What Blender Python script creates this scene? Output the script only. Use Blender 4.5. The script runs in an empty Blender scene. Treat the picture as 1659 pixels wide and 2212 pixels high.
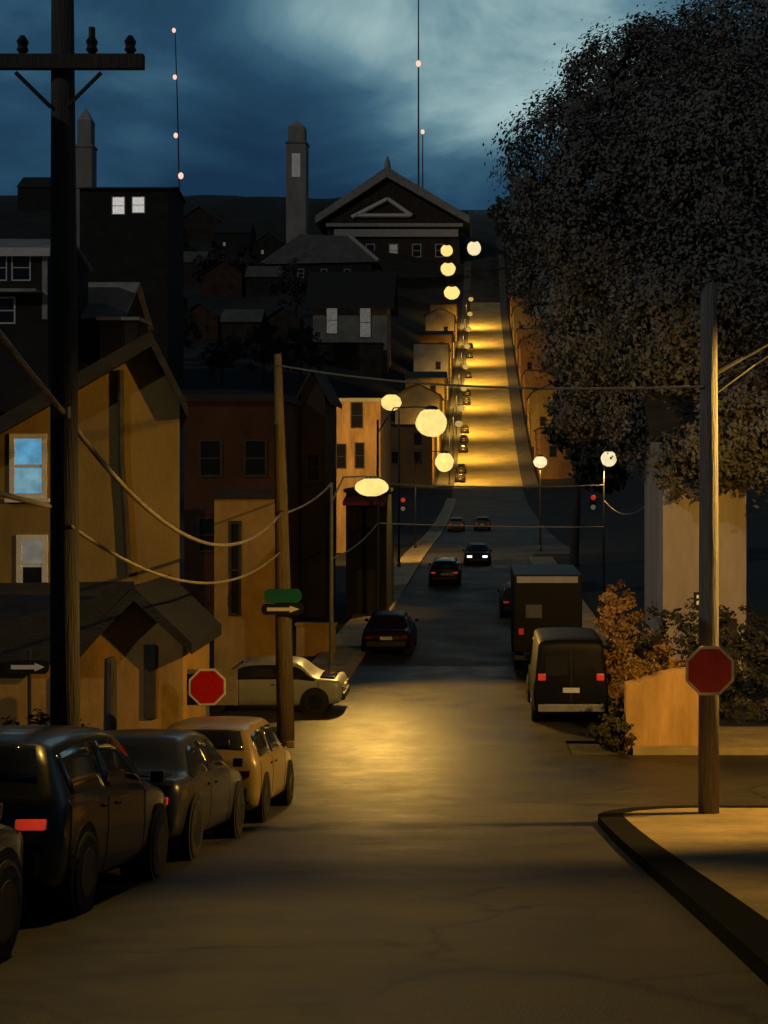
import bpy, bmesh, math, random
from mathutils import Vector, Matrix
R = math.radians
random.seed(7)
sc = bpy.context.scene
COL = sc.collection
# ------------------------------------------------------------------ camera
F, CX, CY, HY = 2900.0, 829.5, 1106.0, 1000.0       # focal (px of a 1659 x 2212 picture), centre, horizon row
VX, EYE = 1042.0, 1.65                              # column of straight ahead, eye height
cam = bpy.data.cameras.new('camera'); cam_o = bpy.data.objects.new('camera', cam); COL.objects.link(cam_o)
cam_o.location = (0, 0, EYE); cam_o.rotation_euler = (R(90), 0, 0)
cam.sensor_fit = 'VERTICAL'; cam.sensor_height = 24; cam.lens = 24 * F / 2212
cam.shift_x = -(VX - CX) / 2212; cam.shift_y = -(CY - HY) / 2212
cam.clip_end = 4000; cam.clip_start = .1
sc.camera = cam_o
sc.view_settings.view_transform = 'Standard'; sc.view_settings.look = 'None'
sc.view_settings.exposure = 0; sc.view_settings.gamma = 1
def at(px, py, Y): return ((px - VX) * Y / F, EYE - (py - HY) * Y / F)
def ax(px, Y): return (px - VX) * Y / F
def az(py, Y): return EYE - (py - HY) * Y / F
# ------------------------------------------------------------------ night sky
W = bpy.data.worlds.new('World'); sc.world = W; W.use_nodes = True
nt = W.node_tree; N = nt.nodes; L = nt.links
for n in list(N): N.remove(n)
def nd(t, **k):
    n = N.new(t)
    for a, b in k.items(): setattr(n, a, b)
    return n
def wmath(op, a, b=None, c=None):
    n = nd('ShaderNodeMath', operation=op)
    for i, v in enumerate((a, b, c)):
        if v is None: continue
        if isinstance(v, (int, float)): n.inputs[i].default_value = v
        else: L.new(v, n.inputs[i])
    return n.outputs[0]
tc = nd('ShaderNodeTexCoord')
mp = nd('ShaderNodeMapping'); mp.inputs['Scale'].default_value = (1, 1, 1.9); mp.inputs['Location'].default_value = (.31, .2, .12)
L.new(tc.outputs['Generated'], mp.inputs['Vector'])
n1 = nd('ShaderNodeTexNoise'); n1.inputs['Scale'].default_value = 5.0; n1.inputs['Detail'].default_value = 7
n1.inputs['Roughness'].default_value = .55; n1.inputs['Distortion'].default_value = .5
L.new(mp.outputs[0], n1.inputs['Vector'])
def blob(d, lo, hi):
    v = nd('ShaderNodeVectorMath', operation='DOT_PRODUCT'); L.new(tc.outputs['Generated'], v.inputs[0])
    v.inputs[1].default_value = Vector(d).normalized()
    m = nd('ShaderNodeMapRange', interpolation_type='SMOOTHSTEP'); L.new(v.outputs['Value'], m.inputs[0])
    m.inputs[1].default_value = lo; m.inputs[2].default_value = hi
    return m.outputs[0]
def ddir(px, py): return ((px - VX) / F, 1, (HY - py) / F)
b1 = blob(ddir(1060, -60), .976, 1.0)               # moonlit cloud overhead
b2 = blob(ddir(640, 370), .9935, 1.0)               # dark bank above the ridge
b3 = blob(ddir(620, 190), .992, 1.0)
s = wmath('MULTIPLY_ADD', n1.outputs['Fac'], 1.35, -.27)
s = wmath('ADD', s, wmath('MULTIPLY', b1, .5))
s = wmath('SUBTRACT', s, wmath('MULTIPLY', b2, .34))
s = wmath('ADD', s, wmath('MULTIPLY', b3, .07))
sz_ = nd('ShaderNodeSeparateXYZ'); L.new(tc.outputs['Generated'], sz_.inputs[0])
mz = nd('ShaderNodeMapRange', interpolation_type='SMOOTHSTEP'); L.new(sz_.outputs['Z'], mz.inputs[0]); mz.inputs[1].default_value = .29; mz.inputs[2].default_value = .17
s = wmath('SUBTRACT', s, wmath('MULTIPLY', mz.outputs[0], .24))
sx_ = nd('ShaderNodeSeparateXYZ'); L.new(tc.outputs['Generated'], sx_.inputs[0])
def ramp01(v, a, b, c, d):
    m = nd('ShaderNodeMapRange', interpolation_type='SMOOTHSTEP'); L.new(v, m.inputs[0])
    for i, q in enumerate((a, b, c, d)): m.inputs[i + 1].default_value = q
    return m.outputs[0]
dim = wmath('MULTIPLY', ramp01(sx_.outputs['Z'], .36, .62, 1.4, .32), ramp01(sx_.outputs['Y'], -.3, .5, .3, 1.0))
cr = nd('ShaderNodeValToRGB'); e = cr.color_ramp.elements
e[0].position = 0; e[0].color = (.006, .022, .048, 1)
e[1].position = 1; e[1].color = (.25, .36, .37, 1)
for p, c in ((.28, (.013, .043, .080, 1)), (.5, (.029, .080, .125, 1)), (.74, (.092, .178, .215, 1))):
    q = e.new(p); q.color = c
L.new(s, cr.inputs[0])
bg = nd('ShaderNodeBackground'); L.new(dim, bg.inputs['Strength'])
L.new(cr.outputs[0], bg.inputs[0])
wo = nd('ShaderNodeOutputWorld'); L.new(bg.outputs[0], wo.inputs[0])
# faint moon from behind the camera
sun = bpy.data.lights.new('moon', 'SUN'); sun.energy = .27; sun.angle = R(.5); sun.color = (1, .96, .90)
sun_o = bpy.data.objects.new('moon', sun); COL.objects.link(sun_o); sun_o.rotation_euler = Vector((.66, .62, -.52)).to_track_quat('-Z', 'Y').to_euler()
SODIUM = (1.0, .56, .10)
# ------------------------------------------------------------------ materials
MATS = {}
def mat(name, c, rough=.75, mott=.35, scale=3.0, bump=.15, bscale=None, spec=.4, metal=0, coat=0, stretch=(1, 1, 1), c2=None, rvar=0, crack=0, siding=0):
    if name in MATS: return MATS[name]
    m = bpy.data.materials.new(name); m.use_nodes = True
    t = m.node_tree; p = t.nodes['Principled BSDF']
    p.inputs['Roughness'].default_value = rough; p.inputs['Specular IOR Level'].default_value = spec
    p.inputs['Metallic'].default_value = metal; p.inputs['Coat Weight'].default_value = coat
    co = t.nodes.new('ShaderNodeTexCoord'); mpn = t.nodes.new('ShaderNodeMapping'); mpn.inputs['Scale'].default_value = stretch
    t.links.new(co.outputs['Object'], mpn.inputs[0])
    nz = t.nodes.new('ShaderNodeTexNoise'); nz.inputs['Scale'].default_value = scale; nz.inputs['Detail'].default_value = 8
    nz.inputs['Roughness'].default_value = .65
    t.links.new(mpn.outputs[0], nz.inputs['Vector'])
    ra = t.nodes.new('ShaderNodeValToRGB')
    ra.color_ramp.elements[0].position = .3; ra.color_ramp.elements[1].position = .72
    d = c2 if c2 else tuple(x * (1 - mott) for x in c)
    ra.color_ramp.elements[0].color = (*d, 1)
    ra.color_ramp.elements[1].color = (*(min(1, x * (1 + mott * .6)) for x in c), 1) if not c2 else (*c, 1)
    t.links.new(nz.outputs['Fac'], ra.inputs[0]); t.links.new(ra.outputs[0], p.inputs['Base Color'])
    if crack:
        vo = t.nodes.new('ShaderNodeTexVoronoi'); vo.feature = 'DISTANCE_TO_EDGE'; vo.inputs['Scale'].default_value = crack
        wv = t.nodes.new('ShaderNodeVectorMath'); wv.operation = 'MULTIPLY_ADD'; wv.inputs[1].default_value = (.9, .9, .9)
        nw = t.nodes.new('ShaderNodeTexNoise'); nw.inputs['Scale'].default_value = 1.6; nw.inputs['Detail'].default_value = 5
        t.links.new(co.outputs['Object'], nw.inputs['Vector']); t.links.new(nw.outputs['Color'], wv.inputs[0]); t.links.new(co.outputs['Object'], wv.inputs[2]); t.links.new(wv.outputs[0], vo.inputs['Vector'])
        mc = t.nodes.new('ShaderNodeMapRange'); mc.inputs[1].default_value = .004; mc.inputs[2].default_value = .016; mc.inputs[3].default_value = .45; mc.inputs[4].default_value = 1
        t.links.new(vo.outputs['Distance'], mc.inputs[0])
        nb = t.nodes.new('ShaderNodeTexNoise'); nb.inputs['Scale'].default_value = .16; nb.inputs['Detail'].default_value = 3; t.links.new(co.outputs['Object'], nb.inputs['Vector'])
        mb_ = t.nodes.new('ShaderNodeMapRange'); mb_.inputs[1].default_value = .38; mb_.inputs[2].default_value = .62; mb_.inputs[3].default_value = .55; mb_.inputs[4].default_value = 1.25; t.links.new(nb.outputs['Fac'], mb_.inputs[0])
        mm = t.nodes.new('ShaderNodeMath'); mm.operation = 'MULTIPLY'; t.links.new(mc.outputs[0], mm.inputs[0]); t.links.new(mb_.outputs[0], mm.inputs[1])
        vs_ = t.nodes.new('ShaderNodeVectorMath'); vs_.operation = 'SCALE'; t.links.new(ra.outputs[0], vs_.inputs[0]); t.links.new(mm.outputs[0], vs_.inputs['Scale']); t.links.new(vs_.outputs[0], p.inputs['Base Color'])
    if rvar:
        mr = t.nodes.new('ShaderNodeMapRange'); mr.inputs[1].default_value = .3; mr.inputs[2].default_value = .7
        mr.inputs[3].default_value = max(.03, rough - rvar); mr.inputs[4].default_value = min(1, rough + rvar)
        t.links.new(nz.outputs['Fac'], mr.inputs[0]); t.links.new(mr.outputs[0], p.inputs['Roughness'])
    if bump:
        n2 = t.nodes.new('ShaderNodeTexNoise'); n2.inputs['Scale'].default_value = bscale or scale * 6; n2.inputs['Detail'].default_value = 6
        t.links.new(mpn.outputs[0], n2.inputs['Vector'])
        if siding:
            wv_ = t.nodes.new('ShaderNodeTexWave'); wv_.wave_type = 'BANDS'; wv_.bands_direction = 'Z'; wv_.wave_profile = 'SAW'; wv_.inputs['Scale'].default_value = .314 / siding; wv_.inputs['Distortion'].default_value = .15; wv_.inputs['Detail'].default_value = 1
            t.links.new(co.outputs['Object'], wv_.inputs['Vector'])
            b2_ = t.nodes.new('ShaderNodeBump'); b2_.inputs['Strength'].default_value = .35; b2_.inputs['Distance'].default_value = .03; t.links.new(wv_.outputs['Fac'], b2_.inputs['Height'])
        bp = t.nodes.new('ShaderNodeBump'); bp.inputs['Strength'].default_value = bump; bp.inputs['Distance'].default_value = .05
        t.links.new(n2.outputs['Fac'], bp.inputs['Height']); t.links.new(bp.outputs[0], p.inputs['Normal'])
        if siding: t.links.new(b2_.outputs[0], bp.inputs['Normal'])
    MATS[name] = m; return m
def emit(name, c, strength=1.0, var=.0):
    if name in MATS: return MATS[name]
    m = bpy.data.materials.new(name); m.use_nodes = True
    t = m.node_tree; p = t.nodes['Principled BSDF']
    p.inputs['Base Color'].default_value = (*(x * .5 for x in c), 1); p.inputs['Roughness'].default_value = .3
    p.inputs['Emission Color'].default_value = (*c, 1); p.inputs['Emission Strength'].default_value = strength
    if var:
        co = t.nodes.new('ShaderNodeTexCoord'); nz = t.nodes.new('ShaderNodeTexNoise'); nz.inputs['Scale'].default_value = 3; nz.inputs['Detail'].default_value = 5
        t.links.new(co.outputs['Object'], nz.inputs['Vector'])
        mr = t.nodes.new('ShaderNodeMapRange'); mr.inputs[1].default_value = .3; mr.inputs[2].default_value = .7
        mr.inputs[3].default_value = strength * (1 - var); mr.inputs[4].default_value = strength * (1 + var)
        t.links.new(nz.outputs['Fac'], mr.inputs[0]); t.links.new(mr.outputs[0], p.inputs['Emission Strength'])
    MATS[name] = m; return m
def glass(name, c, rough=.08):
    return mat(name, c, rough=rough, mott=.2, bump=0, spec=.7)
asphalt = mat('asphalt', (.060, .052, .036), rough=.46, mott=.45, scale=.9, bump=.22, bscale=60, spec=.28, c2=(.036, .032, .026), rvar=.12, crack=.3)
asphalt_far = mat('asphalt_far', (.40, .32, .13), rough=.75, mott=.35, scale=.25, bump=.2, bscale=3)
asphalt_mid = mat('asphalt_mid', (.047, .038, .025), rough=.6, mott=.5, scale=.4, bump=.2, bscale=40, spec=.16, rvar=.12, crack=.18)
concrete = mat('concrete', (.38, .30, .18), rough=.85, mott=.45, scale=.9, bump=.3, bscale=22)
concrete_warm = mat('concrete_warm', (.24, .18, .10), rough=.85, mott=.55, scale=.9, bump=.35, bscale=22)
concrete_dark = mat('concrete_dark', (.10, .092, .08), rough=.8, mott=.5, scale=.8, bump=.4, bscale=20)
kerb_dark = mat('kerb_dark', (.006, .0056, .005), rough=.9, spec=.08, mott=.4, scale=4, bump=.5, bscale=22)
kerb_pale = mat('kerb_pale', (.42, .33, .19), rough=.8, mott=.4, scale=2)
earth = mat('earth', (.028, .026, .020), rough=.95, mott=.6, scale=.12, bump=.6, bscale=1.5)
wood_pole = mat('wood_pole', (.17, .125, .07), rough=.85, mott=.5, scale=5, stretch=(6, 6, .35), bump=.6, bscale=8)
wood_dark = mat('wood_dark', (.075, .068, .058), rough=.85, mott=.5, scale=5, stretch=(6, 6, .35), bump=.6, bscale=8)
metal_grey = mat('metal_grey', (.22, .22, .21), rough=.5, mott=.35, scale=3, bump=.1)
metal_dark = mat('metal_dark', (.022, .022, .023), rough=.5, mott=.3, scale=4, bump=.1)
wire_pale = mat('wire_pale', (.34, .29, .21), rough=.55, mott=.3, scale=2, bump=0)
ochre_wall = mat('ochre_wall', (.29, .195, .055), rough=.85, mott=.3, scale=.7, bump=.2, bscale=14, stretch=(1.3, 1.3, .6), siding=.19)
ochre_bright = mat('ochre_bright', (.46, .27, .07), rough=.85, mott=.35, scale=1.0, bump=.2, bscale=10, stretch=(1.3, 1.3, .7), siding=.2)
tan_wall = mat('tan_wall', (.55, .33, .15), rough=.85, mott=.45, scale=.9, bump=.3, stretch=(2, 2, .4))
brown_wall = mat('brown_wall', (.080, .034, .014), rough=.9, mott=.5, scale=.5, bump=.4, bscale=8)
dark_wall = mat('dark_wall', (.030, .026, .022), rough=.9, mott=.5, scale=.4, bump=.3)
umber_wall = mat('umber_wall', (.045, .032, .022), rough=.9, mott=.5, scale=.4, bump=.3)
grey_wall = mat('grey_wall', (.26, .25, .21), rough=.85, mott=.35, scale=.3, bump=.25)
pale_wall = mat('pale_wall', (.62, .50, .37), rough=.85, mott=.3, scale=.6, bump=.3, bscale=9, stretch=(1.5, 1.5, .4))
cream_wall = mat('cream_wall', (.36, .27, .13), rough=.85, mott=.35, scale=.3, bump=.25)
rust_wall = mat('rust_wall', (.25, .13, .045), rough=.85, mott=.4, scale=.3, bump=.25)
stone_pale = mat('stone_pale', (.36, .33, .28), rough=.85, mott=.35, scale=.25, bump=.3, stretch=(1, 1, .3))
roof_dark = mat('roof_dark', (.030, .030, .030), rough=.8, mott=.45, scale=1.4, bump=.5, bscale=12, stretch=(1, 3, 3))
roof_grey = mat('roof_grey', (.34, .33, .30), rough=.8, mott=.35, scale=.5, bump=.35, bscale=7)
roof_slate = mat('roof_slate', (.13, .125, .11), rough=.8, mott=.4, scale=.3, bump=.35, bscale=4)
trim_white = mat('trim_white', (.78, .76, .72), rough=.6, mott=.2, scale=3, bump=.15)
trim_dark = mat('trim_dark', (.055, .048, .036), rough=.8, mott=.4, scale=3, bump=.2)
trim_grey = mat('trim_grey', (.42, .41, .38), rough=.75, mott=.3, scale=1, bump=.2)
pane_dark = glass('pane_dark', (.018, .018, .02))
pane_blue = emit('pane_blue', (.085, .27, .43), .95, .35)
pane_bluelow = emit('pane_bluelow', (.16, .33, .42), .75, .4)
pane_grey = emit('pane_grey', (.30, .29, .25), .35, .35)
pane_white = emit('pane_white', (.62, .60, .55), .75, .35)
pane_dim = emit('pane_dim', (.24, .23, .2), .35, .4)
pane_gold = emit('pane_gold', (.7, .45, .12), .9, .3)
leaf_grey = mat('leaf_grey', (.185, .172, .145), rough=.6, mott=.3, scale=.35, bump=0, spec=.4)
leaf_dark = mat('leaf_dark', (.060, .056, .040), rough=.7, mott=.55, scale=.35, bump=0, spec=.3)
leaf_olive = mat('leaf_olive', (.055, .058, .026), rough=.75, mott=.55, scale=.4, bump=0)
leaf_lamplit = mat('leaf_lamplit', (.34, .19, .06), rough=.7, mott=.5, scale=1.2, bump=0)  # orange lamp glow is put into the leaf colour
bark = mat('bark', (.06, .045, .032), rough=.9, mott=.5, scale=4, stretch=(3, 3, .5), bump=.7)
tyre_m = mat('tyre', (.012, .012, .012), rough=.8, mott=.2, bump=.2)
rim_m = mat('rim', (.05, .05, .052), rough=.35, mott=.2, bump=0, metal=.8)
sign_red = mat('sign_red', (.58, .012, .012), rough=.4, mott=.25, scale=3, bump=.05)
sign_red_dull = mat('sign_red_dull', (.52, .055, .065), rough=.45, mott=.3, scale=3, bump=.05)
sign_green = mat('sign_green', (.012, .13, .115), rough=.45, mott=.25, scale=3, bump=.05)
sign_black = mat('sign_black', (.012, .012, .012), rough=.5, mott=.2, bump=.05)
awning_red = mat('awning_red', (.35, .05, .03), rough=.8, mott=.3)
lamp_glow = emit('lamp_glow', (1.0, .76, .24), 1.0, .14)
lamp_pale = emit('lamp_pale', (1.0, .86, .50), .9, .2)
lamp_dim_added = emit('lamp_dim_added', (.62, .42, .11), .75, .25)
red_on = emit('red_on', (.50, .03, .012), .62, .4)
red_low = emit('red_low', (.38, .022, .012), .55, .3)
red_off = mat('red_off', (.22, .012, .01), rough=.25, mott=.2, bump=0)
head_on = emit('head_on', (1, .98, .92), 1.6, .1)
head_off = glass('head_off', (.3, .3, .3))
beacon = emit('beacon', (1.0, .62, .48), 1.1, .1)
plate_m = mat('plate', (.6, .6, .58), rough=.5, mott=.2)
# ------------------------------------------------------------------ mesh helpers
class MB:
    def __init__(s): s.bm = bmesh.new()
    def box(s, x0, x1, y0, y1, z0, z1, bev=0):
        v = [s.bm.verts.new((x, y, z)) for z in (z0, z1) for y in (y0, y1) for x in (x0, x1)]
        fs = [s.bm.faces.new([v[i] for i in f]) for f in ((0, 2, 3, 1), (4, 5, 7, 6), (0, 1, 5, 4), (2, 6, 7, 3), (0, 4, 6, 2), (1, 3, 7, 5))]
        if bev:
            ed = list({e for f in fs for e in f.edges})
            bmesh.ops.bevel(s.bm, geom=ed, offset=bev, segments=2, affect='EDGES', profile=.6)
        return s
    def poly(s, pts): s.bm.faces.new([s.bm.verts.new(p) for p in pts]); return s
    def prism_y(s, pts, y0, y1):                      # pts (x,z), extruded along y
        a = [s.bm.verts.new((x, y0, z)) for x, z in pts]; b = [s.bm.verts.new((x, y1, z)) for x, z in pts]
        n = len(pts); s.bm.faces.new(a); s.bm.faces.new(b[::-1])
        for i in range(n): s.bm.faces.new([a[i], b[i], b[(i + 1) % n], a[(i + 1) % n]])
        return s
    def prism_x(s, pts, x0, x1):                      # pts (y,z)
        a = [s.bm.verts.new((x0, y, z)) for y, z in pts]; b = [s.bm.verts.new((x1, y, z)) for y, z in pts]
        n = len(pts); s.bm.faces.new(a); s.bm.faces.new(b[::-1])
        for i in range(n): s.bm.faces.new([a[i], b[i], b[(i + 1) % n], a[(i + 1) % n]])
        return s
    def slab(s, quad, th):                            # quad of four points, thickened downwards
        a = [s.bm.verts.new(p) for p in quad]; b = [s.bm.verts.new((p[0], p[1], p[2] - th)) for p in quad]
        n = len(quad); s.bm.faces.new(a); s.bm.faces.new(b[::-1])
        for i in range(n): s.bm.faces.new([a[i], b[i], b[(i + 1) % n], a[(i + 1) % n]])
        return s
    def tube(s, pts, r, n=10, cap=True):
        pts = [Vector(p) for p in pts]; rs = r if isinstance(r, (list, tuple)) else [r] * len(pts)
        rings = []
        for i, p in enumerate(pts):
            d = (pts[min(i + 1, len(pts) - 1)] - pts[max(i - 1, 0)]).normalized()
            u = d.cross(Vector((0, 1, 0)) if abs(d.y) < .9 else Vector((1, 0, 0))).normalized(); w = d.cross(u)
            rings.append([s.bm.verts.new(p + (u * math.cos(2 * math.pi * k / n) + w * math.sin(2 * math.pi * k / n)) * rs[i]) for k in range(n)])
        for a, b in zip(rings, rings[1:]):
            for k in range(n): s.bm.faces.new([a[k], a[(k + 1) % n], b[(k + 1) % n], b[k]])
        if cap: s.bm.faces.new(rings[0][::-1]); s.bm.faces.new(rings[-1])
        return s
    def ball(s, c, rx, ry=None, rz=None, seg=18, ring=10, jit=0):
        ry = ry or rx; rz = rz or rx
        r = bmesh.ops.create_uvsphere(s.bm, u_segments=seg, v_segments=ring, radius=1)
        for v in r['verts']:
            k = 1 + (random.uniform(-jit, jit) if jit else 0)
            v.co = Vector((c[0] + v.co.x * rx * k, c[1] + v.co.y * ry * k, c[2] + v.co.z * rz * k))
        return s
    def build(s, name, m, parent=None, smooth=False):
        bmesh.ops.recalc_face_normals(s.bm, faces=s.bm.faces)
        me = bpy.data.meshes.new(name); s.bm.to_mesh(me); s.bm.free()
        me.materials.append(m)
        if smooth:
            for p in me.polygons: p.use_smooth = True
        o = bpy.data.objects.new(name, me); COL.objects.link(o)
        if parent is not None: o.parent = parent
        return o
def tag(o, label, cat, group=None):
    o['label'] = label; o['category'] = cat
    if group: o['group'] = group
    return o
def thing(name, label, cat, loc=(0, 0, 0), rz=0, group=None):
    o = bpy.data.objects.new(name, None); COL.objects.link(o); o.location = loc; o.rotation_euler = (0, 0, rz)
    o.empty_display_size = .3
    return tag(o, label, cat, group)
def struct(o): o['kind'] = 'structure'; return o
def copy_tree(o, parent=None):
    c = o.copy(); COL.objects.link(c)
    if parent is not None: c.parent = parent
    for ch in list(o.children): copy_tree(ch, c)
    return c
# ------------------------------------------------------------------ terrain
PROF = [(-60, 11.28), (-30, 5.64), (0, 0), (10, -1.88), (20, -3.76), (25, -4.5), (30, -5.0), (36, -5.3), (48, -5.48), (60, -5.55), (95, -5.45), (150, -6.0), (200, -5.4),
        (250, -2.66), (300, 4.5), (400, 26), (500, 49), (580, 70), (640, 96), (700, 121), (780, 147), (840, 158), (1000, 150), (1500, 120)]
def _tang():
    m = []
    for i in range(len(PROF)):
        a = max(i - 1, 0); b = min(i + 1, len(PROF) - 1)
        if 0 < i < len(PROF) - 1:
            d0 = (PROF[i][1] - PROF[i - 1][1]) / (PROF[i][0] - PROF[i - 1][0]); d1 = (PROF[i + 1][1] - PROF[i][1]) / (PROF[i + 1][0] - PROF[i][0])
            m.append(0 if d0 * d1 <= 0 else 2 * d0 * d1 / (d0 + d1))
        else: m.append((PROF[b][1] - PROF[a][1]) / (PROF[b][0] - PROF[a][0]))
    return m
TAN = _tang()
def P(y):
    if y <= PROF[0][0]: return PROF[0][1]
    for i in range(len(PROF) - 1):
        y0, z0 = PROF[i]; y1, z1 = PROF[i + 1]
        if y <= y1:
            h = y1 - y0; t = (y - y0) / h
            return (2*t**3 - 3*t*t + 1) * z0 + (t**3 - 2*t*t + t) * h * TAN[i] + (-2*t**3 + 3*t*t) * z1 + (t**3 - t*t) * h * TAN[i + 1]
    return PROF[-1][1]
def sm(t): t = max(0, min(1, t)); return t * t * (3 - 2 * t)
def T(x, y):
    z = P(y)
    z += sm((-x - 14) / 45) * sm((y - 70) / 110) * (13 - 5 * sm((y - 500) / 200))
    z += sm((x - 14) / 45) * sm((y - 70) / 110) * 10
    if y > 90: z += sm((abs(x) - 16) / 30) * sm((y - 90) / 100) * (1.1 * math.sin(x * .07 + y * .023) + .8 * math.sin(x * .13 - y * .041))
    return z
def hit(px, py):                                     # where a sight line meets the far hill
    y = 90.0
    while y < 840:
        x, z = at(px, py, y)
        if z < T(x, y): break
        y += 1.0
    return x, y, T(x, y)
YS = [-60, -40, -30, -20, -10] + [i * 1.0 for i in range(-5, 62)] + [64 + 4 * i for i in range(60)] + [310 + 10 * i for i in range(54)] + [870, 920, 1000, 1200, 1500]
XS = [-700, -450, -330, -250, -200, -170] + [-150 + 8 * i for i in range(17)] + [-15, -8, 0, 8, 15] + [22 + 8 * i for i in range(16)] + [170, 220, 300, 450, 700]
def drop(x, y): return .06
bm = bmesh.new()
g = [[bm.verts.new((x, y, T(x, y) - drop(x, y))) for x in XS] for y in YS]
for j in range(len(YS) - 1):
    for i in range(len(XS) - 1): bm.faces.new([g[j][i], g[j][i + 1], g[j + 1][i + 1], g[j + 1][i]])
m_ = MB(); m_.bm.free(); m_.bm = bm; struct(m_.build('ground', earth, smooth=True))
def ribbon(name, xl, xr, y0, y1, lift, m, thick=0):
    """sheet that follows the street profile; xl and xr may be functions of y"""
    fl = xl if callable(xl) else (lambda y: xl); fr = xr if callable(xr) else (lambda y: xr)
    ys = [y0] + [y for y in YS if y0 < y < y1] + [y1]
    b = MB(); rows = []
    for y in ys:
        a, c = fl(y), fr(y); n = max(1, min(6, int((c - a) / 2)))
        rows.append([(a + (c - a) * k / 6, y) for k in range(7)])
    vs = [[b.bm.verts.new((x, y, T(x, y) + lift)) for x, y in r] for r in rows]
    for p, q in zip(vs, vs[1:]):
        for k in range(6): b.bm.faces.new([p[k], p[k + 1], q[k + 1], q[k]])
    if thick:
        lo = [[b.bm.verts.new((x, y, T(x, y) + lift - thick)) for x, y in r] for r in rows]
        for p, q, a, c in zip(vs, vs[1:], lo, lo[1:]):
            b.bm.faces.new([p[0], q[0], c[0], a[0]]); b.bm.faces.new([p[6], a[6], c[6], q[6]])
        for k in range(6):
            b.bm.faces.new([vs[0][k], lo[0][k], lo[0][k + 1], vs[0][k + 1]]); b.bm.faces.new([vs[-1][k], vs[-1][k + 1], lo[-1][k + 1], lo[-1][k]])
    return struct(b.build(name, m))
KR, KL = 1.74, -5.4                                  # kerbs of the near block
ribbon('road', KL - .3, KR + .3, -55, 33, 0, asphalt)
ribbon('road', -5.0, 4.0, 33, 47, 0, asphalt)
ribbon('crossroad', KR + .3, 60, 22.0, 30.8, 0, asphalt)
ribbon('road', -5.0, 4.0, 47, 105, 0, asphalt_mid)
ribbon('road', -5.3, 7.4, 105, 247, 0, asphalt_mid)
ribbon('side_street', -60, -5.0, 34.6, 41.4, 0, asphalt)
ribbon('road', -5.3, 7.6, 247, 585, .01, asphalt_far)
ribbon('road', -5.3, 7.6, 585, 800, .01, asphalt_mid)
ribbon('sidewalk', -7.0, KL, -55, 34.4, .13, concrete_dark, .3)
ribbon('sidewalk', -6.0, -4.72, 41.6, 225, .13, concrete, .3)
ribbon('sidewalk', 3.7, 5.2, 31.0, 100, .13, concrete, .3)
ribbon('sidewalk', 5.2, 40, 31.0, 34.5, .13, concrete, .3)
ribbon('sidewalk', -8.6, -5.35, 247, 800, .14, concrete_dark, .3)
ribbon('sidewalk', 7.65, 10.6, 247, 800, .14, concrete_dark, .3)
# near right corner: pavement slab with a rounded corner, then its dark kerb
def corner_pts(off, y_end=21.9, x_end=45, rad=1.7):
    pts = [(KR + off, y) for y in [-55, -30, -15] + list(range(-6, 20))]
    cx, cy = KR + rad, y_end - rad
    pts += [(cx - (rad - off) * math.cos(R(a)), cy + (rad - off) * math.sin(R(a))) for a in range(0, 91, 9)]
    pts += [(x, y_end - off) for x in (5, 8, 12, 18, 26, x_end)]
    return pts
inner, outer = corner_pts(.38), corner_pts(0)
b = MB(); top = .13
for (p, q) in zip(range(len(inner) - 1), range(1, len(inner))):
    a, c = inner[p], inner[q]; d, f = outer[p], outer[q]
    zz = lambda pt, l: (pt[0], pt[1], P(pt[1]) + l)
    b.poly([zz(d, top), zz(f, top), zz(c, top), zz(a, top)]); b.poly([zz(d, top), zz(d, -.3), zz(f, -.3), zz(f, top)])
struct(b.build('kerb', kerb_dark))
b = MB()
ys = sorted({round(y, 3) for x, y in inner if x < 4})
for y0, y1 in zip(ys, ys[1:]):
    def xin(y):
        if y <= 20.2: return KR + .38
        c = [(x, yy) for x, yy in inner if x <= KR + 1.75]
        for (xa, ya), (xb, yb) in zip(c, c[1:]):
            if ya <= y <= yb and yb > ya: return xa + (xb - xa) * (y - ya) / (yb - ya)
        return c[-1][0]
    xs0 = [xin(y0), 5, 12, 30]; xs1 = [xin(y1), 5, 12, 30]
    for k in range(3):
        b.poly([(xs0[k], y0, P(y0) + .128), (xs0[k + 1], y0, P(y0) + .128), (xs1[k + 1], y1, P(y1) + .128), (xs1[k], y1, P(y1) + .128)])
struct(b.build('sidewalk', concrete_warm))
# pale kerb of the far left pavement
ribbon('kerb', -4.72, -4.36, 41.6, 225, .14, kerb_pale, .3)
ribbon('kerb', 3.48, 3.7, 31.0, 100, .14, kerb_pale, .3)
ribbon('kerb', KL, KL + .22, -55, 34.4, .14, kerb_dark, .3)
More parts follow.
